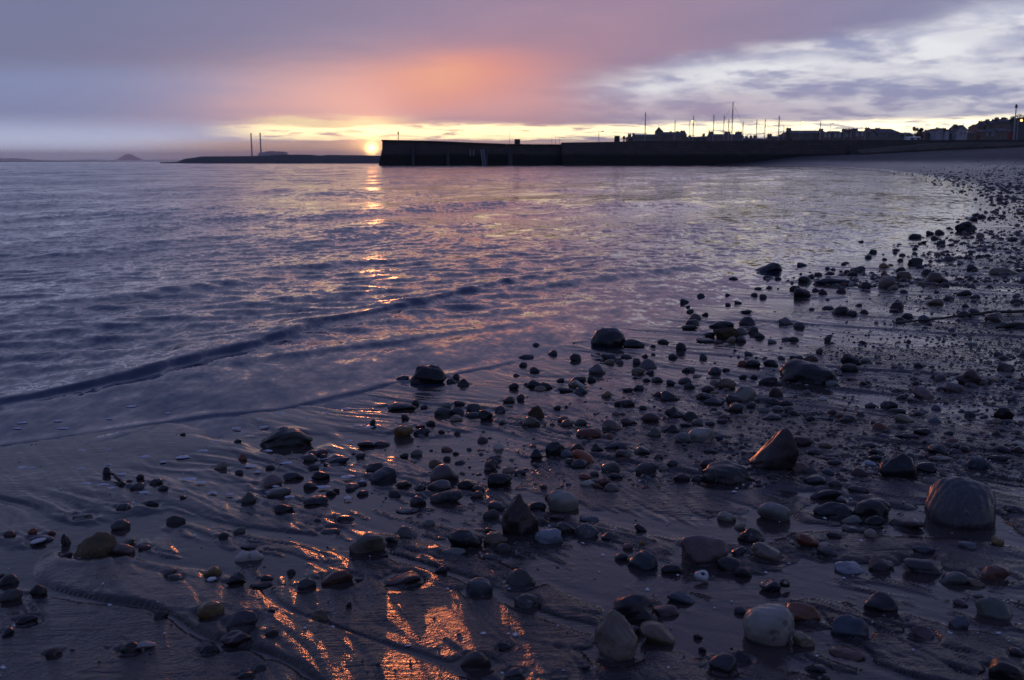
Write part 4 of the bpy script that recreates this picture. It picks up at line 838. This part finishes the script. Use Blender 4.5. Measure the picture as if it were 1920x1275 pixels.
post(1170, 259.6, at_depth(1170, 265.8, 153)[2], 153, 'bollard', 'short capped bollard on the harbour wall', 'bollard', .13, 'cap', 'dark')

# ------------------------------------------------------------------ stones
PAL = {'k': ((.020, .020, .024), (.038, .036, .038), 'black'), 'd': ((.048, .047, .052), (.075, .07, .07), 'dark grey'), 'g': ((.115, .105, .098), (.16, .145, .13), 'grey-brown'),
       'b': ((.05, .06, .08), (.085, .095, .115), 'blue-grey'), 'i': ((.24, .27, .32), (.33, .35, .37), 'pale blue-grey'), 'p': ((.068, .044, .047), (.10, .068, .066), 'purple-brown'),
       'q': ((.15, .10, .10), (.21, .15, .14), 'mauve'), 'r': ((.14, .048, .032), (.20, .08, .05), 'dark red'), 'x': ((.26, .085, .042), (.33, .13, .07), 'orange-red'),
       'o': ((.19, .115, .05), (.28, .20, .10), 'ochre'), 'm': ((.10, .07, .036), (.21, .15, .08), 'mossy brown'), 't': ((.17, .13, .092), (.25, .20, .14), 'tan'),
       'c': ((.40, .37, .29), (.30, .27, .20), 'cream'), 'z': ((.46, .40, .25), (.34, .27, .14), 'yellowish white'), 'n': ((.15, .16, .135), (.22, .22, .18), 'greenish grey'),
       'v': ((.028, .033, .030), (.05, .055, .045), 'green-black'), 's': ((.16, .152, .158), (.11, .106, .112), 'speckled grey'), 'w': ((.62, .61, .60), (.5, .48, .46), 'white')}
def stone_mat(code):
    a, b2, _ = PAL[code]; m, t, b = mat_new('stone_' + PAL[code][2].replace(' ', '_').replace('-', '_'))
    tc = t.nodes.new('ShaderNodeTexCoord'); oi = t.nodes.new('ShaderNodeObjectInfo')
    off = t.nodes.new('ShaderNodeVectorMath'); off.operation = 'ADD'; sc_ = t.nodes.new('ShaderNodeVectorMath'); sc_.operation = 'SCALE'; sc_.inputs[0].default_value = (37, 91, 53)
    t.links.new(oi.outputs['Random'], sc_.inputs['Scale']); t.links.new(tc.outputs['Object'], off.inputs[0]); t.links.new(sc_.outputs[0], off.inputs[1]); P = off.outputs[0]
    n1 = nnoise(t, P, 22, 6, 0.62, .4); n2 = nnoise(t, P, 170, 4, 0.6); n3 = nnoise(t, P, 420, 2, 0.5); rnd = X(t, oi.outputs['Random'])
    c = nmix(t, n1.step(0.34, 0.66), (*a, 1), (*b2, 1))
    c = nmix(t, n2.step(0.55, 0.72) * 0.5, c, tuple(q * 0.45 for q in a) + (1,))
    if code == 's': c = nmix(t, n3.step(0.56, 0.62) * 0.9, c, (.03, .03, .032, 1)); c = nmix(t, n2.step(0.60, 0.66) * 0.6, c, (.36, .34, .33, 1))
    if code in 'cozm': c = nmix(t, nnoise(t, P, 40, 5, .6).step(.58, .68) * .75, c, (.10, .06, .025, 1))
    if code in 'qpg':                                                  # faint bedding stripes
        mp = t.nodes.new('ShaderNodeMapping'); mp.inputs['Rotation'].default_value = (.5, .4, 0); mp.inputs['Scale'].default_value = (.15, .3, 1.0); t.links.new(P, mp.inputs[0])
        c = nmix(t, nnoise(t, mp.outputs[0], 90, 4, .6, .6).step(.56, .72) * 0.45, c, tuple(min(1, q * 1.9) for q in b2) + (1,))
    vein = ((nnoise(t, P, 26, 3, .5, 1.2) - .5).op('ABSOLUTE') * -1.0).step(-.016, -.004) * n1.step(.45, .6)
    c = nmix(t, vein * (rnd * 5.3).op('FRACT').step(.5, .7) * .7, c, (.34, .32, .29, 1))
    hs = t.nodes.new('ShaderNodeHueSaturation'); t.links.new(c, hs.inputs['Color']); t.links.new((rnd * 0.5 + 0.34).v, hs.inputs['Value']); t.links.new(((rnd * 7.13).op('FRACT') * 0.5 + 0.7).v, hs.inputs['Saturation'])
    t.links.new(hs.outputs[0], b.inputs['Base Color'])
    dry = (rnd * 3.7).op('FRACT') * 0.22
    t.links.new(((n1.step(.42, .58) - 0.5) * 0.26 + dry + (0.60 if code == 'm' else 0.22)).op('MAXIMUM', .12).v, b.inputs['Roughness']); b.inputs['IOR'].default_value = 1.42
    bn = t.nodes.new('ShaderNodeBump'); bn.inputs['Distance'].default_value = 1.0; k = 6.0 if code == 'm' else 1.0
    t.links.new((n1 * 0.0022 + n2 * 0.0005 * k + n3 * 0.00012 * k).v, bn.inputs['Height']); t.links.new(bn.outputs[0], b.inputs['Normal'])
    return m
SM = {k: stone_mat(k) for k in PAL}

def ico(level):
    import bmesh
    bm = bmesh.new(); bmesh.ops.create_icosphere(bm, subdivisions=level, radius=1.0)
    v = np.array([p.co[:] for p in bm.verts]); f = np.array([[q.index for q in p.verts] for p in bm.faces]); bm.free(); return v, f
ICO = {k: ico(k) for k in (1, 2, 3, 4, 5)}
def stone_shape(n, form, g):
    """Unit stone: soft intersection of random planes, so pebbles come out rounded and rocks faceted."""
    K, p, lo = {'e': (9, 7.5, .68), 'h': (16, 4.5, .90), 'l': (9, 8.5, .66), 'f': (10, 11, .66), 'a': (9, 24, .58), 'b': (10, 20, .62), 'y': (9, 13, .66), 'w': (9, 15, .62), 'm': (12, 10, .72)}[form]
    m = g.normal(size=(K, 3)); m /= np.linalg.norm(m, axis=1)[:, None]; d = g.uniform(lo, 1.0, K)
    s = (np.maximum(n @ m.T, 0) / d) ** p
    if form == 'b': s = np.concatenate([s, (np.abs(n) / .72) ** 9], 1)
    r = (s.sum(1) + (1 / 1.12) ** p) ** (-1 / p); v = n * r[:, None]
    for amp, fr in ((.07, 2.0), (.035, 4.6), (.014, 10.0), (.007, 22.0)):
        if form in 'abwym': amp *= 1.7
        q = g.normal(size=(3, 3)) * fr; ph = g.random(3) * 6.28; v = v * (1 + amp * np.sin(v @ q + ph).sum(1)[:, None] * .6)
    if form == 'y':
        zz = np.clip((v[:, 2] + 1) / 2, 0, 1); k = np.clip(1.2 - .52 * zz ** 1.6, .4, 1.4); v[:, :2] *= k[:, None]; v[:, 0] += g.uniform(-.1, .1) * zz
    if form == 'w':                                                    # wedge: high at the right, sloping to the left
        v[:, 2] = (v[:, 2] + 1) * (0.22 + 0.76 * smooth(v[:, 0], -1.1, .7)) - 1; v[:, 2] -= .25 * smooth(v[:, 0], .5, 1.0)
    if form == 'm': v[:, :2] *= (1.25 - .62 * np.clip((v[:, 2:3] + 1) / 2, 0, 1) ** 1.5)
    if form in 'ehlfm':
        a = g.random() * 6.28; c, s_ = math.cos(a), math.sin(a); x, y = v[:, 0].copy(), v[:, 1].copy(); v[:, 0], v[:, 1] = x * c - y * s_, x * s_ + y * c
    lo, hi = v.min(0), v.max(0); v = (v - (lo + hi) / 2) / ((hi - lo) / 2); return v
def stone_mesh(st, i, level):
    px, py, w, h, code, form, x, y, z, a, b, c = st; g = np.random.default_rng(1000 + i); v = stone_shape(ICO[level][0], form, g)
    if code == 'm':                                                    # crusted with barnacles and weed
        v = v * (1 + .07 * (vnoise(v[:, 0] * 13 + v[:, 2] * 8 + 40, v[:, 1] * 13 - v[:, 2] * 9 + 40) - .5) + .05 * (vnoise(v[:, 0] * 29 - v[:, 2] * 17 + 90, v[:, 1] * 29 + v[:, 2] * 21 + 90) - .5))[:, None]
    v = v * (a, b, c)
    if form == 'l':
        t = R(g.uniform(9, 17)) * (1 if g.random() < .85 else -1); X0, Z0 = v[:, 0].copy(), v[:, 2].copy(); v[:, 0] = X0 * math.cos(t) - Z0 * math.sin(t); v[:, 2] = (X0 * math.sin(t) + Z0 * math.cos(t)); v[:, 2] *= c / max(1e-6, np.abs(v[:, 2]).max()) ** 1.0; v[:, 0] *= a / np.abs(v[:, 0]).max()
    elif form in 'ef':
        t = R(g.normal() * 5); v[:, 2] = v[:, 2] + np.clip(v[:, 0] * math.tan(t), -.3 * c, .3 * c)
    yaw = R(g.normal() * 6) - math.atan2(x, y); cs, sn = math.cos(yaw), math.sin(yaw); X0, Y0 = v[:, 0].copy(), v[:, 1].copy(); v[:, 0], v[:, 1] = X0 * cs - Y0 * sn, X0 * sn + Y0 * cs
    return v, ICO[level][1]

HAND = {  # (x, foot row): label, landmark phrase
 (1797, 987): ('large rounded speckled grey granite boulder, biggest stone on the beach', 'the granite boulder'), (1439, 1205): ('large cream rounded stone at the front, right of the brown cone stone', 'the big cream stone'),
 (1155, 1234): ('tall brown cone-shaped stone standing in the wet sand at the front', 'the brown cone stone'), (1448, 881): ('large dark purple wedge-shaped rock with a lit left edge', 'the purple wedge rock'),
 (1320, 1054): ('large smooth mauve domed stone', 'the mauve domed stone'), (1187, 1165): ('black faceted rock behind the brown cone stone', 'the faceted black rock'),
 (976, 1000): ('purple-brown peaked stone with a pointed top', 'the peaked brown stone'), (1515, 717): ('wide flat-topped black slab of rock in the gravel', 'the flat-topped black slab'),
 (1362, 906): ('large low smooth green-black stone left of the purple wedge rock', 'the green-black stone'), (180, 1041): ('rough barnacled brown stone lying in film water at far left', 'the barnacled stone'),
 (538, 835): ('long dark weedy wedge rock sloping into the swash', 'the weedy wedge rock'), (1888, 1275): ('black smooth stone cut by the bottom right corner', 'the corner black stone'),
 (1684, 895): ('blocky black rock left of the granite boulder', 'the blocky black rock'), (1233, 1206): ('yellow-brown mottled stone touching the brown cone stone', 'the mottled yellow stone'),
 (1862, 1154): ('rounded greenish grey stone near the right edge below the granite boulder', 'the green-grey round stone'), (1056, 957): ('pale cream mottled round stone in mid sand', 'the mottled cream stone'),
 (689, 1033): ('squarish buff stone lying alone on rippled sand', 'the boxy buff stone'), (1450, 973): ('domed greenish grey stone in front of the purple wedge rock', 'the grey-green dome'),
 (891, 1249): ('purple-brown slanting stone at the bottom edge, left of the brown cone stone', 'the slanting purple stone'), (906, 1113): ('dark grey rounded stone left of the grey sun-touched pebble', 'the dark round stone'),
 (872, 1024): ('smooth black stone with a glossy back in the orange reflection', 'the glossy black stone'), (1140, 651): ('large round black boulder standing at the water edge', 'the round black boulder'),
 (802, 720): ('black domed rock standing in the swash at the sun path', 'the black domed rock'), (1504, 1163): ('red sandstone rock right of the big cream stone', 'the red sandstone'),
 (1202, 1065): ('blue-black faceted stone left of the mauve domed stone', 'the blue faceted stone'), (973, 1097): ('grey oval pebble with a sun-touched left end', 'the sun-touched grey pebble'),
 (833, 900): ('mauve striped rounded stone beside the sun reflection', 'the mauve striped stone'), (632, 1093): ('flat red-brown stone in the orange-lit sand', 'the red-brown flat stone'),
 (454, 1176): ('long dark grey slanting stone left of the mossy lump', 'the long grey stone'), (719, 902): ('smooth blue-black pebble left of the mauve striped stone', 'the blue-black pebble'),
 (1029, 1015): ('pale blue-grey egg-shaped stone', 'the pale blue egg stone'), (508, 912): ('pinkish tan rounded stone at left in the thin film water', 'the pinkish stone'),
 (396, 1159): ('ochre oval pebble alone on the lower left sand', 'the ochre pebble'), (1099, 1004): ('tan speckled stone right of the pale blue egg stone', 'the tan speckled stone'),
 (1397, 749): ('cream ball-shaped stone among dark pebbles', 'the cream ball stone'), (1315, 826): ('pale grey-cream oval stone in the middle right', 'the cream oval'),
 (1568, 533): ('long flat blue-grey slab at the far water edge', 'the long flat slab'), (1431, 510): ('long low black rock lying out in the shallows', 'the whale-backed rock'),
 (1144, 883): ('greenish grey mottled round pebble right of the orange-red stone', 'the green mottled pebble'), (1695, 788): ('yellowish white sliver stone lying in the gravel', 'the yellowish sliver'),
 (1500, 881): ('orange-brown rounded pebble at the right foot of the purple wedge rock', 'the orange-brown pebble'), (1095, 864): ('bright orange-red oval pebble lying among black ones', 'the orange-red oval'), (1106, 818): ('long dark red stone lying flat', 'the long red stone'),
 (1834, 880): ('blue-grey block with a glowing orange left side', 'the sun-lit blue block'), (1361, 633): ('lumpy mossy brown rock at the far swash line', 'the lumpy brown rock'), (756, 817): ('ochre mottled stone at the edge of the sun glitter', 'the ochre mottled stone'),
 (1588, 1230): ('flat red stone near the bottom right', 'the flat red stone'), (1816, 718): ('dark reddish rock in the right gravel', 'the dark reddish rock'), (755, 1093): ('thin purple wedge stone in the orange-lit sand', 'the thin wedge stone'),
 (1594, 1071): ('pale grey angular stone in the right foreground', 'the pale angular stone'), (599, 1159): ('mossy lump on the rippled sand at lower left', 'the mossy lump'),
}
FORMW = {'e': ('oval', 'rounded', 'smooth'), 'h': ('round',), 'l': ('slanting', 'tilted'), 'f': ('flat', 'low'), 'a': ('angular', 'jagged'), 'b': ('blocky',), 'y': ('peaked', 'pointed'), 'w': ('wedge-shaped',), 'm': ('domed',)}
NIND = 300
def build_stones():
    stones.sort(key=lambda s: -s[2] * s[3]); ind = stones[:NIND]; used = set(); marks = []
    key = {}
    for i, s in enumerate(ind):
        for (hx, hy), (lab, lm) in HAND.items():
            if abs(s[0] - hx) <= 3 and abs(s[1] - hy) <= 3: key[i] = lab; marks.append((s[0], s[1] - s[3] / 2, lm)); used.add(lab)
    def relation(s, m):
        dx, dy = s[0] - m[0], (s[1] - s[3] / 2) - m[1]
        if abs(dx) > 1.1 * abs(dy): w = 'right of' if dx > 0 else 'left of'
        else: w = 'in front of' if dy > 0 else 'behind'
        return w
    for i, s in enumerate(ind):
        a = s[9]; size = 'small' if a < .022 else ('medium-sized' if a < .04 else 'large'); cw = PAL[s[4]][2]; lab = key.get(i)
        if lab is None:
            ms = sorted(marks, key=lambda m: math.hypot(s[0] - m[0], 1.6 * (s[1] - m[1])))
            fw = FORMW[s[5]][i % len(FORMW[s[5]])]; noun = 'pebble' if a < .03 else 'stone'
            near = 'just ' if math.hypot(s[0] - ms[0][0], s[1] - ms[0][1]) < 55 else ''
            opts = [f'{size} {cw} {fw} {noun} {near}{relation(s, ms[0])} {ms[0][2]}']
            opts += [f'{size} {cw} {q} {noun} {near}{relation(s, ms[0])} {ms[0][2]}' for q in FORMW[s[5]]]
            opts += [f'{cw} {fw} {noun} {relation(s, ms[0])} {ms[0][2]} and {relation(s, ms[k])} {ms[k][2]}' for k in (1, 2, 3, 4, 5)]
            for lab in opts:
                if lab not in used and len(lab.split()) <= 16: break
        used.add(lab)
        lvl = 5 if s[2] > 75 or (s[4] == 'm' and s[2] > 30) else (4 if s[2] > 34 else 3); v, f = stone_mesh(s, i, lvl)
        nm = 'boulder' if a > .07 else ('stone' if a > .03 else 'pebble')
        o = link(nm, mesh_np(nm, v, f), SM[s[4]]); x, y, z, a, b, c = s[6:]; z += float(relief_at(np.array([x]), np.array([y]))[0]) * .6
        sink = .28 if s[5] not in 'yw' else .62
        o.location = (x, y, z + c * sink - .002); tag(o, lab, 'stone', 'stones on the wet sand')
    return stones[NIND:]
rest = build_stones()

def build_pebbles():
    """The gravel: everything too small to pick out singly, real little stones in one mesh."""
    g = np.random.default_rng(11); V, F, C = [], [], []; nb = 0
    pal = np.array([PAL[k][0] for k in 'kkkkkdddddgbbppprttonqc']) * .8
    T1 = [stone_shape(ICO[1][0], f, np.random.default_rng(50 + i)) for i, f in enumerate('eeflaeefea')]; T2 = [stone_shape(ICO[2][0], f, np.random.default_rng(80 + i)) for i, f in enumerate('eefalefefa')]
    def put(x, y, z, a, b, c, colr, tpl, faces, yaw, sink=.22):
        nonlocal nb
        cs, sn = math.cos(yaw), math.sin(yaw); v = tpl * (a, b, c); w = np.empty_like(v); w[:, 0] = v[:, 0] * cs - v[:, 1] * sn + x; w[:, 1] = v[:, 0] * sn + v[:, 1] * cs + y; w[:, 2] = v[:, 2] + z + c * sink
        V.append(w); F.append(faces + nb); C.append(np.repeat(colr[None], len(w), 0)); nb += len(w)
    for s in rest:
        x, y, z, a, b, c = s[6:]; z += float(relief_at(np.array([x]), np.array([y]))[0]); put(x, y, z, a, b, c, np.array(PAL[s[4]][0]), T2[int(g.integers(10))], ICO[2][1], -math.atan2(x, y), .35)
    def scatter(n, d0, d1, tmax, smin, smax, dens, level, power=1.0):
        y = d0 * (d1 / d0) ** (g.random(n) ** power); x = y * g.uniform(-tmax, tmax, n); s = shore(x, y); keep = g.random(n) < dens(x, y, s); x, y, s = x[keep], y[keep], s[keep]; z = beach_z(s) + relief_at(x, y)
        size = smin * (smax / smin) ** (g.random(len(x)) ** 2.2)
        for i in range(len(x)):
            a = size[i]; put(x[i], y[i], z[i] - .001, a, a * g.uniform(.6, .95), a * g.uniform(.4, .75), pal[int(g.integers(len(pal)))] * g.uniform(.6, 1.4), (T1 if level == 1 else T2)[int(g.integers(10))], ICO[level][1], g.random() * 6.28)
    clump = lambda x, y, k, lo, hi: smooth(fbm(x / k + 5, y / k + 3, 3), lo, hi)
    # gravel spread: thick on the right, thin and patchy towards the water
    scatter(95000, 2.0, 7.5, .62, .0024, .009, lambda x, y, s: np.clip(smooth(s, .25, 2.4) * (.35 + .9 * clump(x, y, .35, .38, .60)) * smooth(x / y, -.30, .25), 0, 1), 1)
    scatter(7000, 2.0, 7.0, .62, .007, .022, lambda x, y, s: np.clip(smooth(s, .2, 2.0) * (.12 + .7 * clump(x, y, .5, .42, .62)) * smooth(x / y, -.35, .30), 0, 1), 2)
    scatter(30000, 5.5, 16.0, .66, .007, .034, lambda x, y, s: np.clip(smooth(s, -.1, .9) * (.25 + .75 * clump(x, y, .9, .40, .62)), 0, 1), 1)
    scatter(42000, 12.0, 80.0, .66, .016, .075, lambda x, y, s: np.clip(smooth(s, -.3, 1.2) * (.5 + .5 * clump(x, y, 3.0, .38, .6)) * (1 - .7 * smooth(y, 40, 80)), 0, 1), 1)
    # grit on the near sand
    scatter(16000, 1.15, 2.6, .62, .0010, .0042, lambda x, y, s: .10 + .75 * clump(x, y, .16, .50, .68) * smooth(x / y, -.5, .3), 1)
    me = mesh_np('pebbles', np.concatenate(V), np.concatenate(F)); ca = np.concatenate(C).astype(np.float32)
    at = me.attributes.new('tint', 'FLOAT_COLOR', 'POINT'); at.data.foreach_set('color', np.concatenate([ca, np.ones((len(ca), 1), np.float32)], 1).ravel())
    m, t, b = mat_new('gravel'); an = t.nodes.new('ShaderNodeAttribute'); an.attribute_name = 'tint'; t.links.new(an.outputs['Color'], b.inputs['Base Color']); b.inputs['Roughness'].default_value = .38; b.inputs['IOR'].default_value = 1.4
    tag(link('pebbles', me, m), 'fine gravel and small pebbles strewn over the wet sand', kind='stuff')
    # broken shell: thin pale flakes
    V, F = [], []; nb = 0
    n = 420; y = 1.2 * (3.4 ** g.random(n)); x = y * g.uniform(-.6, .62, n); s = shore(x, y); k = (s > .4) & (g.random(n) < .35 + .65 * smooth(x / y, -.4, .4)); x, y = x[k], y[k]; z = beach_z(s[k]) + relief_at(x, y)
    for i in range(len(x)):
        a = .0018 * (3.2 ** (g.random() ** 1.6)); q = g.random() * 6.28; tl = g.normal(size=2) * .3; p = []
        for j in range(5):
            r = a * g.uniform(.6, 1.1); u, w = r * math.cos(q + j * 1.257), .7 * r * math.sin(q + j * 1.257); p.append((x[i] + u, y[i] + w, z[i] + .0015 + u * tl[0] + w * tl[1]))
        p.append((x[i], y[i], z[i] + .0025 + a * .25)); V += p; F += [(nb + j, nb + (j + 1) % 5, nb + 5) for j in range(5)]; nb += 6
    tag(link('shell_fragments', mesh_np('shell_fragments', np.array(V), np.array(F)), plain('shell_white', (.62, .62, .64), .4)), 'tiny white flakes of broken shell on the sand', kind='stuff')
build_pebbles()

# ------------------------------------------------------------------ shells and drift
def shell_mat():
    m, t, b = mat_new('cockle_shell'); at = t.nodes.new('ShaderNodeAttribute'); at.attribute_name = 'rib'
    t.links.new(nmix(t, X(t, at.outputs['Fac']), (.14, .11, .09, 1), (.70, .66, .60, 1)), b.inputs['Base Color']); b.inputs['Roughness'].default_value = .4; return m
def cockle(px, py, w, label):
    """Ribbed valve: radial ribs fanning from the beak over a domed shell."""
    x, y, z = hit_ground(px, py); m = (y * math.cos(PITCH) + (CAM_H - z) * math.sin(PITCH)) / FPX; a = w * m / 2; root = empty('cockle_shell', (x, y + a * .7, z + float(relief_at(np.array([x]), np.array([y]))[0]) - .001), label, 'shell', rz=R(12))
    SMt = shell_mat()
    for side, (ox, tilt, sc2) in enumerate(((-.36, 10, 1.0), (.50, -14, .92))):
        nr, na = 22, 150; v, rb = [], []
        for i in range(nr + 1):
            u = i / nr
            for j in range(na + 1):
                th = math.pi * (j / na) * 1.12 - .19; rib = .5 + .5 * math.cos(j / na * 2 * math.pi * 24); R0 = (.78 + .22 * math.sin(max(0, min(math.pi, th)))) * u
                X_, Y_ = R0 * math.cos(th), R0 * math.sin(th) * .98 - .38; dome = .62 * math.sqrt(max(0, 1 - ((u - .42) / .60) ** 2)) if u < 1 else .0
                zz = dome * (.35 + .65 * math.sin(max(0.02, min(math.pi - .02, th)))) + .035 * rib * u - .03 * (1 if i % 6 == 5 else 0) * .5
                v.append((X_ * .74 * a * sc2, Y_ * .74 * a * sc2, zz * 1.15 * a * sc2)); rb.append(rib)
        f = [(i * (na + 1) + j, i * (na + 1) + j + 1, (i + 1) * (na + 1) + j + 1, (i + 1) * (na + 1) + j) for i in range(nr) for j in range(na)]
        me = mesh_np('valve', np.array(v), np.array(f)); me.attributes.new('rib', 'FLOAT', 'POINT').data.foreach_set('value', np.array(rb, np.float32))
        o = link('valve', me, SMt, root); o.location = (ox * a, 0, .002); o.rotation_euler = (R(-14), R(tilt), R(205 if side == 0 else 165))
cockle(461, 1050, 50, 'pale ribbed cockle shell with both valves open on the sand')
def limpet(px, py, w, code, label, hole=.45):
    x, y, z = hit_ground(px, py); m = (y * math.cos(PITCH) + (CAM_H - z) * math.sin(PITCH)) / FPX; a = w * m / 2; g = random.Random(px); n = 20; v = []
    for r, h in ((1, 0), (.82, .42), (hole, .62), (hole * .9, .55), (.74, .25), (.95, -.04)):
        for k in range(n):
            q = 1 + .08 * math.sin(3 * k * .314 + px) + .04 * g.random(); v.append((a * r * q * math.cos(k * .31416), a * r * q * .85 * math.sin(k * .31416), a * h))
    f = [(i * n + k, i * n + (k + 1) % n, ((i + 1) % 6) * n + (k + 1) % n, ((i + 1) % 6) * n + k) for i in range(6) for k in range(n)]
    o = link('holed_shell', mesh_np('holed_shell', np.array(v), np.array(f)), SM[code]); o.location = (x, y + a * .8, z + .003); o.rotation_euler = (R(38), R(8), 0); tag(o, label, 'shell')
limpet(1473, 1101, 20, 'k', 'small dark ring-shaped limpet shell beside a blue-grey stone')
limpet(1318, 1088, 28, 'w', 'white shell with a dark hole in front of the mauve domed stone', .3)
def flake(px, py, w, h, label, code='w'):
    st = (px, py, w, h, code, 'f') + place(px, py, w, h, 'f'); v, f = stone_mesh(st, px, 3); o = link('shell_piece', mesh_np('shell_piece', v, f), SM[code]); x, y, z, a, b, c = st[6:]; o.location = (x, y, z + c * .6); tag(o, label, 'shell')
flake(273, 1216, 36, 13, 'white broken shell piece leaning on a black pebble at lower left'); flake(72, 1019, 28, 8, 'bluish white shell sliver near the left edge')
def stick(pts, r, label):
    P = []
    for px, py, dz in pts:
        x, y, z = hit_ground(px, py); P.append((x, y, z + dz))
    Q = []
    for i in range(len(P) - 1):
        for k in range(5): Q.append(tuple(P[i][j] + (P[i + 1][j] - P[i][j]) * k / 5 + random.uniform(-.3, .3) * r for j in range(3)))
    Q.append(P[-1]); tag(MB().tube(Q, r, r * .55, 8).build('driftwood_stick', M['bark'], None, True), label, 'driftwood')
stick([(1930, 588, .012), (1850, 592, .014), (1800, 597, .010), (1740, 603, .008), (1675, 608, .006)], .007, 'long dark driftwood stick lying across the far gravel')
stick([(1925, 612, .008), (1890, 614, .012), (1868, 617, .006)], .010, 'short driftwood stub at the right edge below the long stick')
stick([(228, 908, .004), (212, 898, .012), (204, 893, .004)], .004, 'small twig beside the upright black pebble in the film water')
stick([(152, 617, .012), (175, 616, .02), (190, 614, .012)], .010, 'dark scrap of weed floating in the left shallows')

# foam flecks left by the last wave
def foam():
    g = np.random.default_rng(21); V, F = [], []; nb = 0
    for k in range(70):
        px, py = g.uniform(-40, 700), g.uniform(765, 935); x, y, z = hit_ground(px, py)
        if -.05 > shore(np.array([x]), np.array([y]))[0]: z = .002
        a = g.uniform(.004, .013); n = 9; p = []
        for j in range(n):
            r = a * g.uniform(.6, 1.2); p.append((x + 1.6 * r * math.cos(j * 6.283 / n), y + r * math.sin(j * 6.283 / n), z + .0005))
        p.append((x, y, z + .0035)); V += p; F += [(nb + j, nb + (j + 1) % n, nb + n) for j in range(n)]; nb += n + 1
    m = plain('foam', (.45, .46, .50), .35)
    tag(link('foam', mesh_np('foam', np.array(V), np.array(F)), m), 'small flecks of foam on the thin swash', kind='stuff')
foam()

# ------------------------------------------------------------------ haze
def haze():
    o = MB().box(-34000, 34000, -70, 28000, -3.0, 205.0).build('haze', None); m = bpy.data.materials.new('haze'); m.use_nodes = True; t = m.node_tree; t.nodes.clear()
    v = t.nodes.new('ShaderNodeVolumePrincipled'); v.inputs['Color'].default_value = (.78, .88, 1.0, 1); v.inputs['Density'].default_value = 8.0e-5; v.inputs['Anisotropy'].default_value = 0.35
    out = t.nodes.new('ShaderNodeOutputMaterial'); t.links.new(v.outputs[0], out.inputs['Volume']); o.data.materials.append(m)
    tag(o, 'pale sea haze softening the far coast', kind='stuff')
haze()
